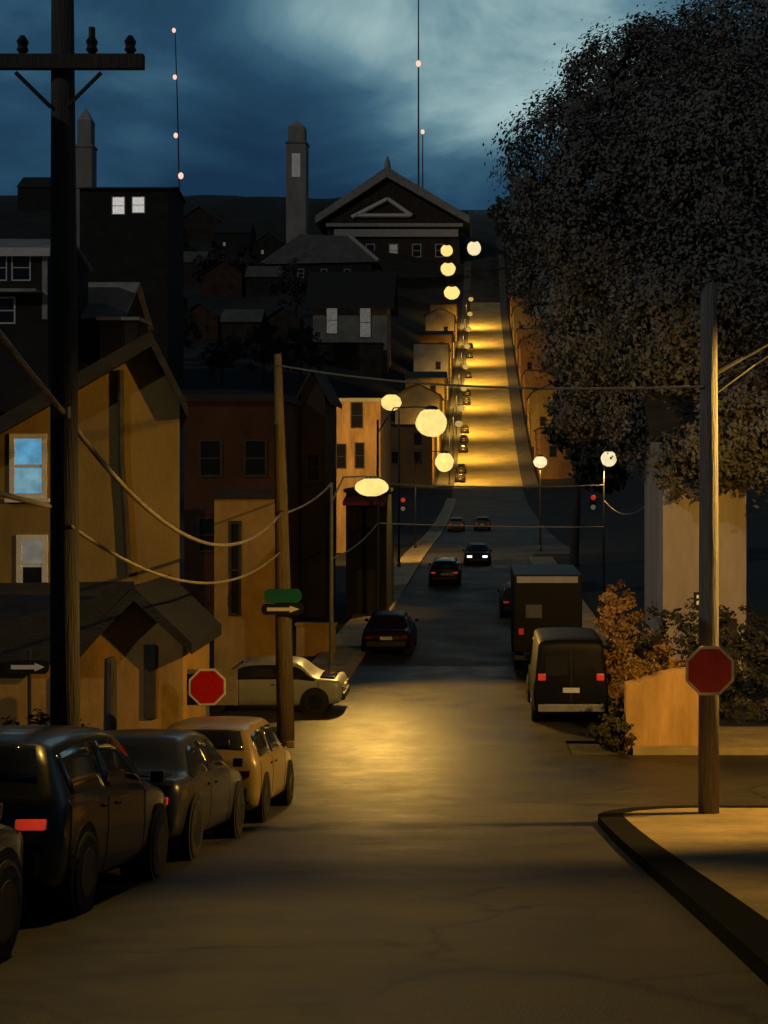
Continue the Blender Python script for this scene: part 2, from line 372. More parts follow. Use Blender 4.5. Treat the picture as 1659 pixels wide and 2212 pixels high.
# ------------------------------------------------------------------ windows and houses
def window(parent, fx, u, z0, w, h, frame_m, pane_m, face='front', sash=True, t=.09, proud=.03):
    """window on a wall: face 'front' looks to -y at y=fx, 'right' looks to +x at x=fx, 'left' to -x; u = centre along the wall"""
    f = MB(); p = MB()
    def bx(mb, a0, a1, c0, c1, o0, o1):
        if face == 'front': mb.box(a0, a1, fx - o1, fx - o0, c0, c1)
        elif face == 'right': mb.box(fx + o0, fx + o1, a0, a1, c0, c1)
        else: mb.box(fx - o1, fx - o0, a0, a1, c0, c1)
    bx(f, u - w / 2, u - w / 2 + t, z0, z0 + h, -.02, proud + .03); bx(f, u + w / 2 - t, u + w / 2, z0, z0 + h, -.02, proud + .03)
    bx(f, u - w / 2 + t, u + w / 2 - t, z0, z0 + t, -.02, proud + .05); bx(f, u - w / 2 + t, u + w / 2 - t, z0 + h - t, z0 + h, -.02, proud + .03)
    if sash: bx(f, u - w / 2 + t, u + w / 2 - t, z0 + h * .47, z0 + h * .47 + t * .7, -.02, proud + .015)
    fo = f.build('window', frame_m, parent)
    bx(p, u - w / 2 + t, u + w / 2 - t, z0 + t, z0 + h - t, -.02, .012)
    p.build('pane', pane_m, fo)
    return fo
def house(name, label, x0, x1, y0, y1, zb, ze, rise, wall_m, roof_m, ridge='y', over=.4, wins=(), door=None, chim=None, group=None, cat='house', flat=False, frame=None, cornice=None):
    root = thing(name, label, cat, ((x0 + x1) / 2, (y0 + y1) / 2, zb), 0, group)
    ox, oy, oz = root.location
    x0, x1, y0, y1 = x0 - ox, x1 - ox, y0 - oy, y1 - oy; zb0 = -1.2; ze -= oz
    fr = frame or trim_dark
    w = MB()
    if flat:
        w.box(x0, x1, y0, y1, zb0, ze); wall = w.build('wall', wall_m, root)
        r = MB(); r.box(x0 - over * .5, x1 + over * .5, y0 - over * .5, y1 + over * .5, ze + .003, ze + .3); r.build('roof', cornice or roof_m, root)
    elif ridge == 'y':
        xm = (x0 + x1) / 2
        w.prism_y([(x0, zb0), (x1, zb0), (x1, ze), (xm, ze + rise), (x0, ze)], y0, y1); w.build('wall', wall_m, root)
        k = rise / ((x1 - x0) / 2); r = MB()
        t = .22
        r.prism_y([(x0 - over, ze - over * k + .01), (xm, ze + rise + .01), (x1 + over, ze - over * k + .01), (x1 + over, ze - over * k + t), (xm, ze + rise + t + .05), (x0 - over, ze - over * k + t)], y0 - over, y1 + over)
        ro = r.build('roof', roof_m, root)
    else:
        ym = (y0 + y1) / 2
        w.prism_x([(y0, zb0), (y1, zb0), (y1, ze), (ym, ze + rise), (y0, ze)], x0, x1); w.build('wall', wall_m, root)
        k = rise / ((y1 - y0) / 2); r = MB(); t = .22
        r.prism_x([(y0 - over, ze - over * k + .01), (ym, ze + rise + .01), (y1 + over, ze - over * k + .01), (y1 + over, ze - over * k + t), (ym, ze + rise + t + .05), (y0 - over, ze - over * k + t)], x0 - over, x1 + over)
        ro = r.build('roof', roof_m, root)
    for (face, u, z, ww, hh, pm) in wins:
        fx = y0 if face == 'front' else x1 if face == 'right' else x0
        uu = u if face != 'front' else u
        window(root, fx, uu, z, ww, hh, fr, pm, face, t=max(.09, .07 * ww))
    if door:
        face, u, ww, hh = door
        d = MB(); fx = y0 if face == 'front' else x1 if face == 'right' else x0
        if face == 'front': d.box(u - ww / 2, u + ww / 2, fx - .06, fx + .02, .0, hh)
        elif face == 'right': d.box(fx - .02, fx + .06, u - ww / 2, u + ww / 2, 0, hh)
        else: d.box(fx - .06, fx + .02, u - ww / 2, u + ww / 2, 0, hh)
        d.build('door', trim_dark, root)
    if chim:
        cx, cy, cz, cw = chim; c = MB(); c.box(cx - cw, cx + cw, cy - cw, cy + cw, cz - 2.5, cz); c.box(cx - cw * 1.2, cx + cw * 1.2, cy - cw * 1.2, cy + cw * 1.2, cz + .003, cz + .2)
        c.build('chimney', stone_pale, root)
    return root
# ---- ochre house on the left (its gable wall faces us)
Y = 30.0
root = thing('gabled_house', 'tall ochre gable house with a blue lit window behind the big utility pole', 'house', (-10, 33, P(32)))
o3 = Vector(root.location)
def lp(px, py, Y): x, z = at(px, py, Y); return (x - o3.x, z - o3.z)
zb = -1.6
wp = [(lp(-260, 900, Y)[0], zb), (lp(388, 900, Y)[0], zb), lp(388, 870, Y), lp(326, 752, Y), lp(165, 846, Y), lp(-260, 1085, Y)]
def skew(mb, y0, k, xp):
    for v in mb.bm.verts:
        if v.co.x > xp: v.co.x -= (v.co.y - y0) * k
w = MB(); w.prism_y(wp, Y - o3.y, 41 - o3.y); skew(w, Y - o3.y, .24, -1.2); w.build('wall', ochre_wall, root)
r = MB(); ridge, le, re = lp(326, 748, Y - .5), lp(-300, 1102, Y - .5), lp(406, 902, Y - .5)
th = .34
up = lambda p, d: (p[0], p[1] + d)
r.prism_y([le, ridge, re, up(re, th * .8), up(ridge, th), up(le, th)], Y - .5 - o3.y, 41.4 - o3.y)
skew(r, Y - .5 - o3.y, .24, -1.2)
ro = r.build('roof', roof_dark, root)
cx, _ = lp(266, 800, Y)
d = MB(); pts = [lp(263, 800, Y), lp(264, 1000, Y), lp(272, 1090, Y), lp(280, 1240, Y)]
d.tube([(p[0], Y - .08 - o3.y, p[1]) for p in pts], .075, 8); d.build('downpipe', trim_dark, root)
def px_window(x0, x1, y0, y1, Y, fr, pm, pm2):
    (a, t_), (c, b_) = lp(x0, y0, Y), lp(x1, y1, Y)
    f = window(root, Y - o3.y, (a + c) / 2, b_, c - a, t_ - b_, fr, pm, t=.11)
    lo = MB(); lo.box(a + .14, c - .14, Y - o3.y - .035, Y - o3.y - .014, b_ + .14, b_ + (t_ - b_) * .45); lo.build('pane', pm2, f)
    s_ = MB(); s_.box(a - .08, c + .08, Y - o3.y - .14, Y - o3.y - .002, b_ - .09, b_ - .004); s_.build('sill', trim_white if pm is pane_blue else trim_grey, f)
px_window(22, 102, 937, 1076, Y, trim_white, pane_blue, pane_bluelow)
px_window(37, 104, 1155, 1282, Y, trim_white, pane_grey, pane_dark)
# ---- low gabled annexe in front of it
Y = 27.3
root = thing('garage_annex', 'low ochre gabled annex with a dark roof at the foot of the tall house', 'outbuilding', (-9, 28.5, P(28)))
o3 = Vector(root.location)
w = MB(); w.prism_y([(lp(-220, 1500, Y)[0], -1.2), (lp(395, 1500, Y)[0], -1.2), lp(395, 1390, Y), lp(290, 1296, Y), lp(170, 1410, Y), lp(-220, 1410, Y)], Y - o3.y, 29.95 - o3.y)
w.build('wall', ochre_bright, root)
r = MB(); rd, le, re = lp(289, 1268, Y - .45), lp(160, 1418, Y - .45), lp(414, 1392, Y - .45)
r.prism_y([le, up(rd, -.28), up(re, -.2), up(re, .03), rd, up(le, .2)], Y - .45 - o3.y, 29.93 - o3.y)
a1 = lp(-230, 1262, 29.9); a2 = lp(289, 1256, 29.9); a3 = lp(163, 1412, Y - .5); a4 = lp(-240, 1412, Y - .5)
r.slab([(a1[0], 29.93 - o3.y, a1[1]), (a2[0], 29.93 - o3.y, a2[1]), (rd[0], Y - .42 - o3.y, rd[1] - .02), (a3[0], Y - .47 - o3.y, a3[1]), (a4[0], Y - .47 - o3.y, a4[1])], .18)
r.build('roof', roof_dark, root)
s_ = MB(); (a, t_), (c, b_) = lp(311, 1392, Y), lp(338, 1552, Y); s_.box(a, c, Y - o3.y - .05, Y - o3.y + .02, b_, t_, .02); s_.build('door', trim_dark, root)  # narrow dark strip for a shadow stripe on the wall, no real door
s_ = MB(); (a, t_), (c, b_) = lp(112, 1462, Y), lp(146, 1570, Y); s_.box(a, c, Y - o3.y - .05, Y - o3.y + .02, b_, t_, .02); s_.build('shutter', trim_dark, root)
p_ = MB(); x, z = lp(237, 1420, 26.4); x2, z2 = lp(240, 1600, 26.4)
o = MB(); gx, gz = at(237, 1420, 26.4)
o.tube([(0, 0, -.2), (.02, 0, gz - P(26.4) - .1), (.0, 0, gz - P(26.4))], [.14, .125, .09], 10)
o = o.build('shadow_stripe_post', wood_dark); o.location = (gx, 26.4, P(26.4)); tag(o, 'short dark post standing in for a shadow stripe before the ochre annex wall', 'post')  # added post, stands in for a pole shadow on the annex
# ---- buildings behind the junction on the left
H = house
yb = 46.0; x0, x1 = ax(463, yb), ax(606, yb); zt = az(1078, yb); zg = P(yb)
cxm = (x0 + x1) / 2
H('stucco_shed', 'orange lit stucco shed with a tall dark slit window behind the timber pole', x0, x1, yb, 47.6, zg, zt, 0, ochre_bright, roof_dark, flat=True, over=.2,
  wins=[('front', ax(508, yb) - cxm, az(1330, yb) - zg, .42, az(1125, yb) - az(1330, yb), pane_dark)], cat='shed')
yb = 57.0; x0, x1 = ax(398, yb), ax(604, yb); zt = az(868, yb)
H('brick_house', 'dark red brown brick house behind the ochre gable house', x0, x1, yb, 70, P(yb), zt, 0, brown_wall, roof_dark, flat=True, over=.5,
  wins=[('front', -.9, 6.6, 1.0, 1.6, pane_dark), ('front', 1.0, 6.6, 1.0, 1.6, pane_dark), ('front', -1.0, 3.4, .9, 1.5, pane_dark)])
yb = 63.0; x0, x1 = -8.5, ax(702, yb); zt = az(850, yb)
rw = H('narrow_rowhouse', 'narrow almost black rowhouse with a small red awning by the lamp post', x0, x1, yb, 67.5, P(yb), zt, 1.0, umber_wall, roof_dark, ridge='y', over=.3,
  wins=[('front', 0, 6.3, .7, 1.4, pane_dark)])
yb = 108.0; x0, x1 = ax(727, yb), ax(822, yb); zt = az(868, yb); zg = T(-10, yb)
cxm = (x0 + x1) / 2
H('townhouse', 'tan three storey townhouse glowing in lamplight with three narrow windows', x0, x1, yb, 120, zg, zt, 0, tan_wall, trim_grey, flat=True, over=.25,
  wins=[('front', ax(771, yb) - cxm, az(925, yb) - zg, 1.0, 2.1, pane_dark), ('front', ax(737, yb) - cxm, az(1012, yb) - zg, .85, 2.0, pane_dark), ('front', ax(777, yb) - cxm, az(1012, yb) - zg, .8, 2.1, pane_dark)])
aw = MB(); xl, xr = ax(740, 61.5), ax(830, 61.5)
aw.prism_x([(62.95, az(1072, 61.5)), (62.95, az(1080, 61.5)), (61.5, az(1092, 61.5)), (61.5, az(1084, 61.5))], xl, xr)
kio = thing('kiosk', 'small dark corner shop front under a red awning by the lamp post', 'kiosk', ((xl + xr) / 2, 64, P(63)))
aw_o = aw.build('awning', awning_red); aw_o.parent = kio; aw_o.matrix_parent_inverse = Matrix.Translation(-kio.location)
kw = MB(); kw.box(xl - kio.location.x, xr - kio.location.x, -1.0, 4, -.5, az(1064, 63) - P(63)); kw.build('wall', dark_wall, kio)
kd = MB(); kd.box(-.45, .45, -1.05, -.98, 0, 2.2); kd.build('door', trim_dark, kio)
kr = MB(); kr.box(xl - kio.location.x - .1, xr - kio.location.x + .1, -1.1, 4.1, az(1064, 63) - P(63) + .003, az(1064, 63) - P(63) + .18); kr.build('roof', roof_dark, kio)
# low lit garden wall on the far left pavement
yw = 50.0; g_ = MB(); g_.box(0, ax(724, yw) - ax(640, yw), 0, .3, -.3, az(1352, yw) - P(yw)); g_.box(-.05, ax(724, yw) - ax(640, yw) + .05, -.05, .35, az(1352, yw) - P(yw) + .003, az(1352, yw) - P(yw) + .1)
o = g_.build('garden_wall', ochre_bright); o.location = (ax(640, yw), yw, P(yw)); tag(o, 'low ochre garden wall behind the grey lamp post', 'wall')
# white trimmed house far left
yb = 118.0; x0, x1 = ax(-120, yb), ax(104, yb); zt = az(540, yb); zg = az(860, yb); cxm = (x0 + x1) / 2
wh = H('clapboard_house', 'dark house with white eaves and white framed windows at upper left', x0, x1, yb, 130, zg, zt, 1.7, dark_wall, roof_grey, ridge='x', over=.35, frame=trim_white,
  wins=[('front', ax(46, yb) - cxm, az(607, yb) - zg, 1.7, 2.4, pane_dark), ('front', ax(-4, yb) - cxm, az(607, yb) - zg, 1.6, 2.4, pane_dark), ('front', ax(8, yb) - cxm, az(700, yb) - zg, 2.1, 2.4, pane_dark)])
f_ = MB(); f_.box(x0 - cxm - .4, x1 - cxm + .35, -6.6, -6.36, zt - zg - .62, zt - zg + .12); f_.build('eaves_board', trim_white, wh)
f_ = MB(); f_.box(x0 - cxm, ax(88, yb) - cxm, -7.3, -6.01, az(634, yb) - zg, az(627, yb) - zg); f_.build('porch_roof', trim_grey, wh)
f_ = MB(); f_.box(ax(92, yb) - cxm, ax(103, yb) - cxm, -6.12, -6.01, az(690, yb) - zg, az(548, yb) - zg); f_.build('corner_board', trim_grey, wh)
# low house with a pale roof right of the big pole
yb = 128.0; x0, x1 = ax(166, yb), ax(262, yb)
H('cottage', 'small dark cottage with a pale grey roof beside the big utility pole', x0, x1, yb, 138, az(760, yb), az(682, yb), 3.6, dark_wall, roof_grey, ridge='x', over=.5, wins=[('front', 0, 1.4, .9, 1.3, pane_dark)])
yb = 123.0; x0, x1 = ax(215, yb), ax(296, yb)
H('lean_to', 'low outbuilding with a flat pale roof beside the grey roofed cottage', x0, x1, yb, 127, az(760, yb), az(692, yb), 0, dark_wall, roof_grey, flat=True, over=.5, cat='outbuilding', wins=[('front', 0, .5, .8, 1.2, pane_dark)])
# dark block with two bright windows
yb = 300.0; x0, x1 = ax(172, yb), ax(362, yb); zg = T((x0 + x1) / 2, yb) - 2; cxm = (x0 + x1) / 2
H('apartment_block', 'dark hillside block with two bright white windows under its roofline', x0, x1, yb, 316, zg, az(408, yb), 1.8, dark_wall, roof_dark, ridge='x', over=.6, cat='block',
  wins=[('front', ax(256, yb) - cxm, az(464, yb) - zg, 3.0, 4.1, pane_white), ('front', ax(299, yb) - cxm, az(461, yb) - zg, 3.0, 3.8, pane_white)], frame=trim_white)
# stone chimney towers
def tower(name, label, px0, px1, ptop, pbot, yb, kind):
    xa, xb = ax(px0, yb), ax(px1, yb); x = (xa + xb) / 2; w_ = (xb - xa) / 2; zg = T(x, yb) - 3; zt = az(ptop, yb) - zg
    zbv = az(pbot, yb) - zg
    root = thing(name, label, 'tower', (x, yb, zg))
    s_ = MB(); s_.box(-w_, w_, -w_, w_, 0, zt * .86, .15)
    s_.build('shaft', stone_pale, root)
    c_ = MB(); c_.box(-w_ * 1.1, w_ * 1.1, -w_ * 1.1, w_ * 1.1, zt * .86 + .003, zt * .86 + .6); c_.box(-w_ * .82, w_ * .82, -w_ * .82, w_ * .82, zt * .86 + .6, zt * .96); c_.build('belfry', stone_pale, root)
    c_ = MB(); q = zt * .96 + .003; k = w_ * .8
    for p in ((-1, -1), (1, -1), (1, 1), (-1, 1)): pass
    cs = [(-k, -k, q), (k, -k, q), (k, k, q), (-k, k, q)]
    for i in range(4): c_.poly([cs[i], cs[(i + 1) % 4], (0, 0, zt * 1.01)])
    c_.poly(cs[::-1]); c_.build('cap', trim_grey, root)
    if kind:
        window(root, -w_, 0, zt * .66, w_ * .9, zt * .14, trim_grey, pane_dim, 'front', sash=False)
    return root
tower('stone_tower', 'pale weathered stone tower rising beside the big utility pole', 168, 204, 238, 395, 330, 0)
tower('stone_tower', 'pale slim tower with a lit slot left of the pediment building', 621, 664, 262, 462, 560, 1)
# pediment building on top of the hill
yb = 642.0; xL, xR = ax(694, yb), ax(1004, yb); cxm = (xL + xR) / 2; zg = T(-20, yb) - 6
root = thing('pediment_hall', 'large grey hall with a broad triangular pediment on the hilltop', 'hall', (cxm, yb, zg))
o3 = Vector(root.location)
w = MB(); w.prism_y([(lp(712, 600, yb)[0], -4), (lp(996, 600, yb)[0], -4), lp(990, 478, yb), lp(836, 388, yb), lp(706, 478, yb)], 0, 40); w.build('wall', umber_wall, root)
r = MB(); r.prism_y([lp(682, 484, yb), lp(836, 384, yb), lp(1014, 484, yb), lp(1014, 468, yb), lp(836, 362, yb), lp(682, 468, yb)], -2.2, 41); r.build('roof', roof_grey, root)
p_ = MB()
for a, c in (((760, 470), (838, 430)), ((838, 430), (890, 466)), ((770, 466), (886, 466))):
    (xa, za), (xb, zb_) = lp(*a, yb), lp(*c, yb)
    p_.tube([(xa, -.7, za), (xb, -.7, zb_)], .95, 6)
p_.build('pediment_frame', trim_white, root)
p_ = MB(); (xa, za), (xb, zb_) = lp(705, 484, yb), lp(1000, 491, yb); p_.box(xa, xb, -2.4, -.004, zb_, za); p_.box(lp(722, 0, yb)[0], lp(990, 0, yb)[0], -1.2, -.004, lp(0, 512, yb)[1], lp(0, 496, yb)[1]); p_.build('cornice', trim_grey, root)
p_ = MB(); xa, za = lp(837, 362, yb); p_.tube([(xa, 0, za - .6), (xa, 0, lp(0, 350, yb)[1]), (xa, 0, lp(0, 338, yb)[1])], [1.7, 1.3, .4], 8); p_.build('finial', trim_grey, root)
for k, px in enumerate((750, 800, 850, 900, 950)):
    window(root, 0, lp(px, 0, yb)[0], lp(0, 556, yb)[1], 4.5, 6.5, trim_grey, pane_dim if k == 2 else pane_dark, 'front', t=.5)
# hip roofed wing below it
yb = 540.0; xL, xR = ax(560, yb), ax(812, yb); cxm = (xL + xR) / 2; zg = T(cxm, yb) - 4
root = thing('hip_roof_hall', 'long building with a pale grey hipped roof below the pediment hall', 'hall', (cxm, yb, zg)); o3 = Vector(root.location)
w = MB(); w.box(xL - cxm + 2, xR - cxm - 2, 0, 22, -4, az(570, yb) - zg); w.build('wall', dark_wall, root)
r = MB(); a, b2_, c, d_ = lp(556, 572, yb), lp(818, 566, yb), lp(748, 500, yb), lp(640, 496, yb)
r.poly([(a[0], -1, a[1]), (b2_[0], -1, b2_[1]), (c[0], 11, c[1]), (d_[0], 11, d_[1])]); r.poly([(b2_[0], -1, b2_[1]), (b2_[0], 23, b2_[1]), (c[0], 11, c[1])])
r.poly([(b2_[0], 23, b2_[1]), (a[0], 23, a[1]), (d_[0], 11, d_[1]), (c[0], 11, c[1])]); r.poly([(a[0], 23, a[1]), (a[0], -1, a[1]), (d_[0], 11, d_[1])])
r.poly([(a[0], -1, a[1]), (a[0], 23, a[1]), (b2_[0], 23, b2_[1]), (b2_[0], -1, b2_[1])]); r.build('roof', roof_slate, root)
t_ = MB(); t_.tube([(c[0], 10.6, c[1] + .3), (b2_[0], -1, b2_[1] + .4)], .8, 6); t_.build('roof_edge', trim_grey, root)
for px in (600, 650, 700, 750): window(root, 0, lp(px, 0, yb)[0], lp(0, 600, yb)[1], 2.6, 3.6, trim_grey, pane_dark, 'front', t=.3)
# pale building with two tall lit windows
yb = 395.0; x0, x1 = ax(676, yb), ax(836, yb); cxm = (x0 + x1) / 2; zg = az(800, yb); zt = az(650, yb)
H('grey_mansion', 'pale grey mansion with two tall lit oval windows under a big dark roof', x0, x1, yb, 412, zg, zt, 9.5, grey_wall, roof_dark, ridge='x', over=2.2, frame=trim_dark,
  wins=[('front', ax(717, yb) - cxm, az(722, yb) - zg, 3.6, 8.6, pane_dim), ('front', ax(789, yb) - cxm, az(730, yb) - zg, 3.6, 9.4, pane_dim)])
yb = 385.0; x0, x1 = ax(668, yb), ax(824, yb); zg = az(830, yb); zt = az(742, yb)
H('garden_block', 'dark flat roofed block standing below the pale grey mansion', x0, x1, yb, 393, zg, zt, 0, umber_wall, roof_dark, flat=True, over=.8, cat='block',
  wins=[('front', -5, 5, 1.6, 2.4, pane_dark), ('front', 2, 5, 1.6, 2.4, pane_dark), ('front', 8, 5, 1.6, 2.4, pane_dark)])
# ---- dark houses scattered up the hillside
HILL = [
 (430, 520, 13, 'brown hillside house at the crest, left of the long dark ridge gap', umber_wall, roof_dark, 'y', 0),
 (500, 545, 12, 'dark hillside house with one faint lit window near the crest', dark_wall, roof_dark, 'x', 1),
 (580, 560, 10, 'black gabled house just left of the pale hipped roof', dark_wall, roof_slate, 'y', 1),
 (400, 610, 12, 'dark umber house with a slate roof midway up the left hill', umber_wall, roof_slate, 'x', 0),
 (480, 640, 12, 'red brown gabled house midway up the left hill', brown_wall, roof_dark, 'y', 0),
 (570, 640, 11, 'grey roofed house below the pale hipped roof', dark_wall, roof_slate, 'x', 0),
 (350, 680, 10, 'dark house right of the cottage with the pale roof', dark_wall, roof_dark, 'y', 0),
 (430, 730, 10, 'red brown house low on the left hill with a dark gable', brown_wall, roof_dark, 'y', 0),
 (520, 740, 10, 'umber house with a long slate roof low on the left hill', umber_wall, roof_slate, 'x', 0),
 (610, 730, 9, 'dark narrow house left of the pale grey mansion', umber_wall, roof_dark, 'y', 0),
 (80, 450, 14, 'dark house on the skyline left of the big utility pole', dark_wall, roof_dark, 'x', 0),
]
for px, py, wd, lab, wm, rm, rg, lit in HILL:
    x, y, z = hit(px, py); wd = wd * (.7 + y / 900)
    H('hillside_house', lab, x - wd / 2, x + wd / 2, y, y + wd, z - .5, z + wd * .55, wd * .34, wm, rm, ridge=rg, over=.5, group='dark houses on the left hillside',
      wins=[('front', -wd * .2, wd * .2, 1.3, 1.9, pane_dim if lit else pane_dark), ('front', wd * .22, wd * .2, 1.3, 1.9, pane_dark)])
# ---- row houses up both sides of the far street
WALLS = [(cream_wall, 'cream'), (rust_wall, 'rust brown'), (grey_wall, 'grey'), (ochre_wall, 'ochre')]
ORD = ['nearest', 'second', 'third', 'fourth', 'fifth', 'sixth', 'seventh', 'eighth']
for i in range(7):
    y0 = 252 + i * 39; wm, wn = WALLS[(i * 3 + 1) % 4]; wd = 9.5; z = P(y0 + 6); ht = (10.5, 12.5, 11, 14, 11.5, 13, 12, 13)[i]
    H('row_house', f'{wn} lamp streaked row house, {ORD[i]} up the left side of the far street', -9.4 - wd, -9.4, y0, y0 + 26, z - 3, z + ht, 2.2, wm, roof_dark, ridge='y' if i % 2 else 'x', over=.4, group='row houses along the far street', flat=(i % 3 == 0),
      wins=[('right', -7, 6, 1.6, 2.4, pane_gold if i % 3 == 1 else pane_dark), ('right', 0, 8, 1.6, 2.4, pane_dark), ('right', 7, 10, 1.6, 2.4, pane_dark), ('front', -2.2, 6.5, 1.4, 2.2, pane_dark), ('front', 2.0, 6.5, 1.4, 2.2, pane_dark), ('front', 2.0, 10, 1.4, 2.2, pane_dim if i == 1 else pane_dark)])
for i in range(7):
    y0 = 262 + i * 43; wm, wn = WALLS[(i * 3) % 4] if i % 2 else (rust_wall, 'rust brown'); wd = 9.5; z = P(y0 + 6); ht = (9, 11, 10, 12, 10, 12, 11)[i]
    H('row_house', f'{wn} shadowed row house, {ORD[i]} up the right side of the far street', 11.2, 11.2 + wd, y0, y0 + 28, z - 3, z + ht, 2.2, wm, roof_dark, ridge='y', over=.4, group='row houses along the far street', flat=(i % 2 == 0),
      wins=[('left', -7, 6, 1.6, 2.4, pane_dark), ('left', 0, 8, 1.6, 2.4, pane_dark), ('left', 7, 10, 1.6, 2.4, pane_dark), ('front', -2.2, 6.5, 1.4, 2.2, pane_dark), ('front', 2.0, 6.5, 1.4, 2.2, pane_dark)])
# ---- pale house and walls on the right corner
yb = 44.0; x0, x1 = ax(1432, yb), ax(1612, yb); zg = P(yb); cxm = (x0 + x1) / 2
H('stucco_house', 'pale stucco house lit behind the right utility pole, half hidden by the tree', x0, x1, yb, 49, zg, az(930, yb), 2.0, pale_wall, roof_dark, ridge='x', over=.5,
  wins=[('front', ax(1512, yb) - cxm, az(1312, yb) - zg, .42, .5, pane_gold)], door=('front', .6, .9, 2.0))
yw = 31.4; g_ = MB(); wl = ax(1532, yw) - ax(1352, yw)
n = 14; tops = [az(1478 - 30 * sm(k / 9) + random.uniform(-2.5, 2.5), yw) - P(yw) for k in range(n + 1)]
g_.prism_y([(0, -.4)] + [(wl, -.4)] + [(wl * k / n, tops[k]) for k in range(n, -1, -1)], 0, .35)
o = g_.build('garden_wall', tan_wall); o.location = (ax(1352, yw), yw, P(yw)); tag(o, 'orange lit rough stucco wall behind the right stop sign', 'wall')
# ------------------------------------------------------------------ trees and shrubs
def leaves(mb, blobs, n, size, seed):
    rnd = random.Random(seed); tot = sum(b[3] ** 2 for b in blobs); bm = mb.bm
    for (cx, cy, cz, r) in blobs:
        # clumps first, then leaves gathered round each clump
        k = int(n * r * r / tot); nc = max(6, k // 38)
        for _ in range(nc):
            while True:
                d = Vector((rnd.uniform(-1, 1), rnd.uniform(-1, 1), rnd.uniform(-1, 1)))
                if .25 < d.length < 1: break
            d = d.normalized() * (d.length ** .45) * (1 + rnd.uniform(-.05, .13)); c = Vector((cx, cy, cz)) + d * r; cr_ = r * rnd.uniform(.10, .22) + size
            for _ in range(k // nc):
                q = c + Vector((rnd.gauss(0, .5), rnd.gauss(0, .5), rnd.gauss(0, .4))) * cr_
                nrm = (Vector((rnd.uniform(-1, 1), rnd.uniform(-1, 1), rnd.uniform(-.3, 1))) * .75 + d).normalized()
                u = nrm.orthogonal().normalized(); u = (Matrix.Rotation(rnd.uniform(0, 6.28), 3, nrm) @ u); v = nrm.cross(u); s_ = size * rnd.uniform(.55, 1.25)
                bm.faces.new([bm.verts.new(q + u * s_), bm.verts.new(q + v * s_ * .55 + nrm * s_ * .12), bm.verts.new(q - u * s_), bm.verts.new(q - v * s_ * .55 + nrm * s_ * .12)])
def tree(name, label, base, blobs, n, size, lm, trunk_r, seed, group=None, cat='tree'):
    root = thing(name, label, cat, base, 0, group); B = Vector(base)
    bl = [(x - B.x, y - B.y, z - B.z, r) for x, y, z, r in blobs]
    t = MB(); cz = sum(b[2] for b in bl) / len(bl); cx = sum(b[0] for b in bl) / len(bl); cy = sum(b[1] for b in bl) / len(bl)
    fork = Vector((cx * .25, cy * .25, cz * .5))
    t.tube([(0, 0, -.5), (0, 0, .3), tuple(fork * .6), tuple(fork)], [trunk_r * 1.5, trunk_r * 1.1, trunk_r * .9, trunk_r * .75], 10)
    for x, y, z, r in bl[:12]:
        m = fork.lerp(Vector((x, y, z)), .55) + Vector((0, 0, .08 * r)); t.tube([tuple(fork), tuple(m), (x, y, z + r * .3)], [trunk_r * .5, trunk_r * .3, trunk_r * .08], 7)
    t.build('trunk', bark, root, True)
    c = MB(); leaves(c, bl, n, size, seed); c.build('crown', lm, root)
    return root
YT = 52.0
def pb(px, py, r, dy=0, Y=YT): x, z = at(px, py, Y); return (x, Y + dy, z, r * Y / F)
big = [pb(1225, 370, 135, -2), pb(1185, 480, 100, 1), pb(1385, 250, 180, 0), pb(1560, 190, 210, 3), pb(1700, 120, 220, 0), pb(1330, 500, 180, -4), pb(1540, 440, 230, -5), pb(1720, 420, 220, -2),
       pb(1320, 700, 165, -2), pb(1500, 700, 210, -6), pb(1690, 700, 220, -3), pb(1290, 860, 95, 0), pb(1440, 880, 150, -3), pb(1600, 880, 150, -5), pb(1180, 600, 75, 2), pb(1300, 160, 75, 1), pb(1440, 90, 85, 1), pb(1450, 960, 80, -10), pb(1570, 930, 120, -10), pb(1690, 930, 130, -10), pb(1400, 1010, 50, -9), pb(1650, 1010, 70, -10.5), pb(1690, 1110, 90, -8), pb(1680, 1240, 85, -8), pb(1700, 1340, 90, -8)]
tree('broadleaf_tree', 'huge dark broadleaf tree filling the upper right above the pale house', (9.5, YT + 6, P(YT + 6)), big, 290000, .105, leaf_grey, .55, 3)
mid = [pb(1255, 790, 60, 0, 92), pb(1250, 900, 50, 0, 92), pb(1265, 900, 75, 2, 92), pb(1330, 960, 60, -3, 92), pb(1290, 1000, 60, -2, 92), pb(1240, 690, 45, 2, 92)]
tree('broadleaf_tree', 'olive green tree standing behind the right hand lamp post', (ax(1240, 93), 93, P(93)), mid, 9000, .26, leaf_olive, .3, 5)
# bushes
def shrub(name, label, cx, cy, spec, n, size, lm, seed, cat='bush'):
    z0 = P(cy); root = thing(name, label, cat, (cx, cy, z0))
    t = MB()
    for i in range(5):
        a = i * 1.3; t.tube([(0, 0, -.1), (math.cos(a) * .12, math.sin(a) * .12, .25), (math.cos(a) * .3, math.sin(a) * .3, .6)], [.035, .025, .012], 6)
    t.build('stem', bark, root)
    c = MB(); leaves(c, spec, n, size, seed); c.build('foliage', lm, root); return root
ys_ = 37.5; x_ = ax(1352, ys_); zr = az(1290, ys_) - P(ys_)
shrub('lit_bush', 'tall orange lit bush by the thin lamp post on the right', x_, ys_, [(0, 0, .9, .85), (.1, 0, 1.9, .8), (-.2, .1, 2.7, .62), (.55, 0, 1.5, .7), (-.35, 0, 3.2, .4), (.9, .1, .8, .6)], 6000, .075, leaf_lamplit, 11)
ys_ = 32.35
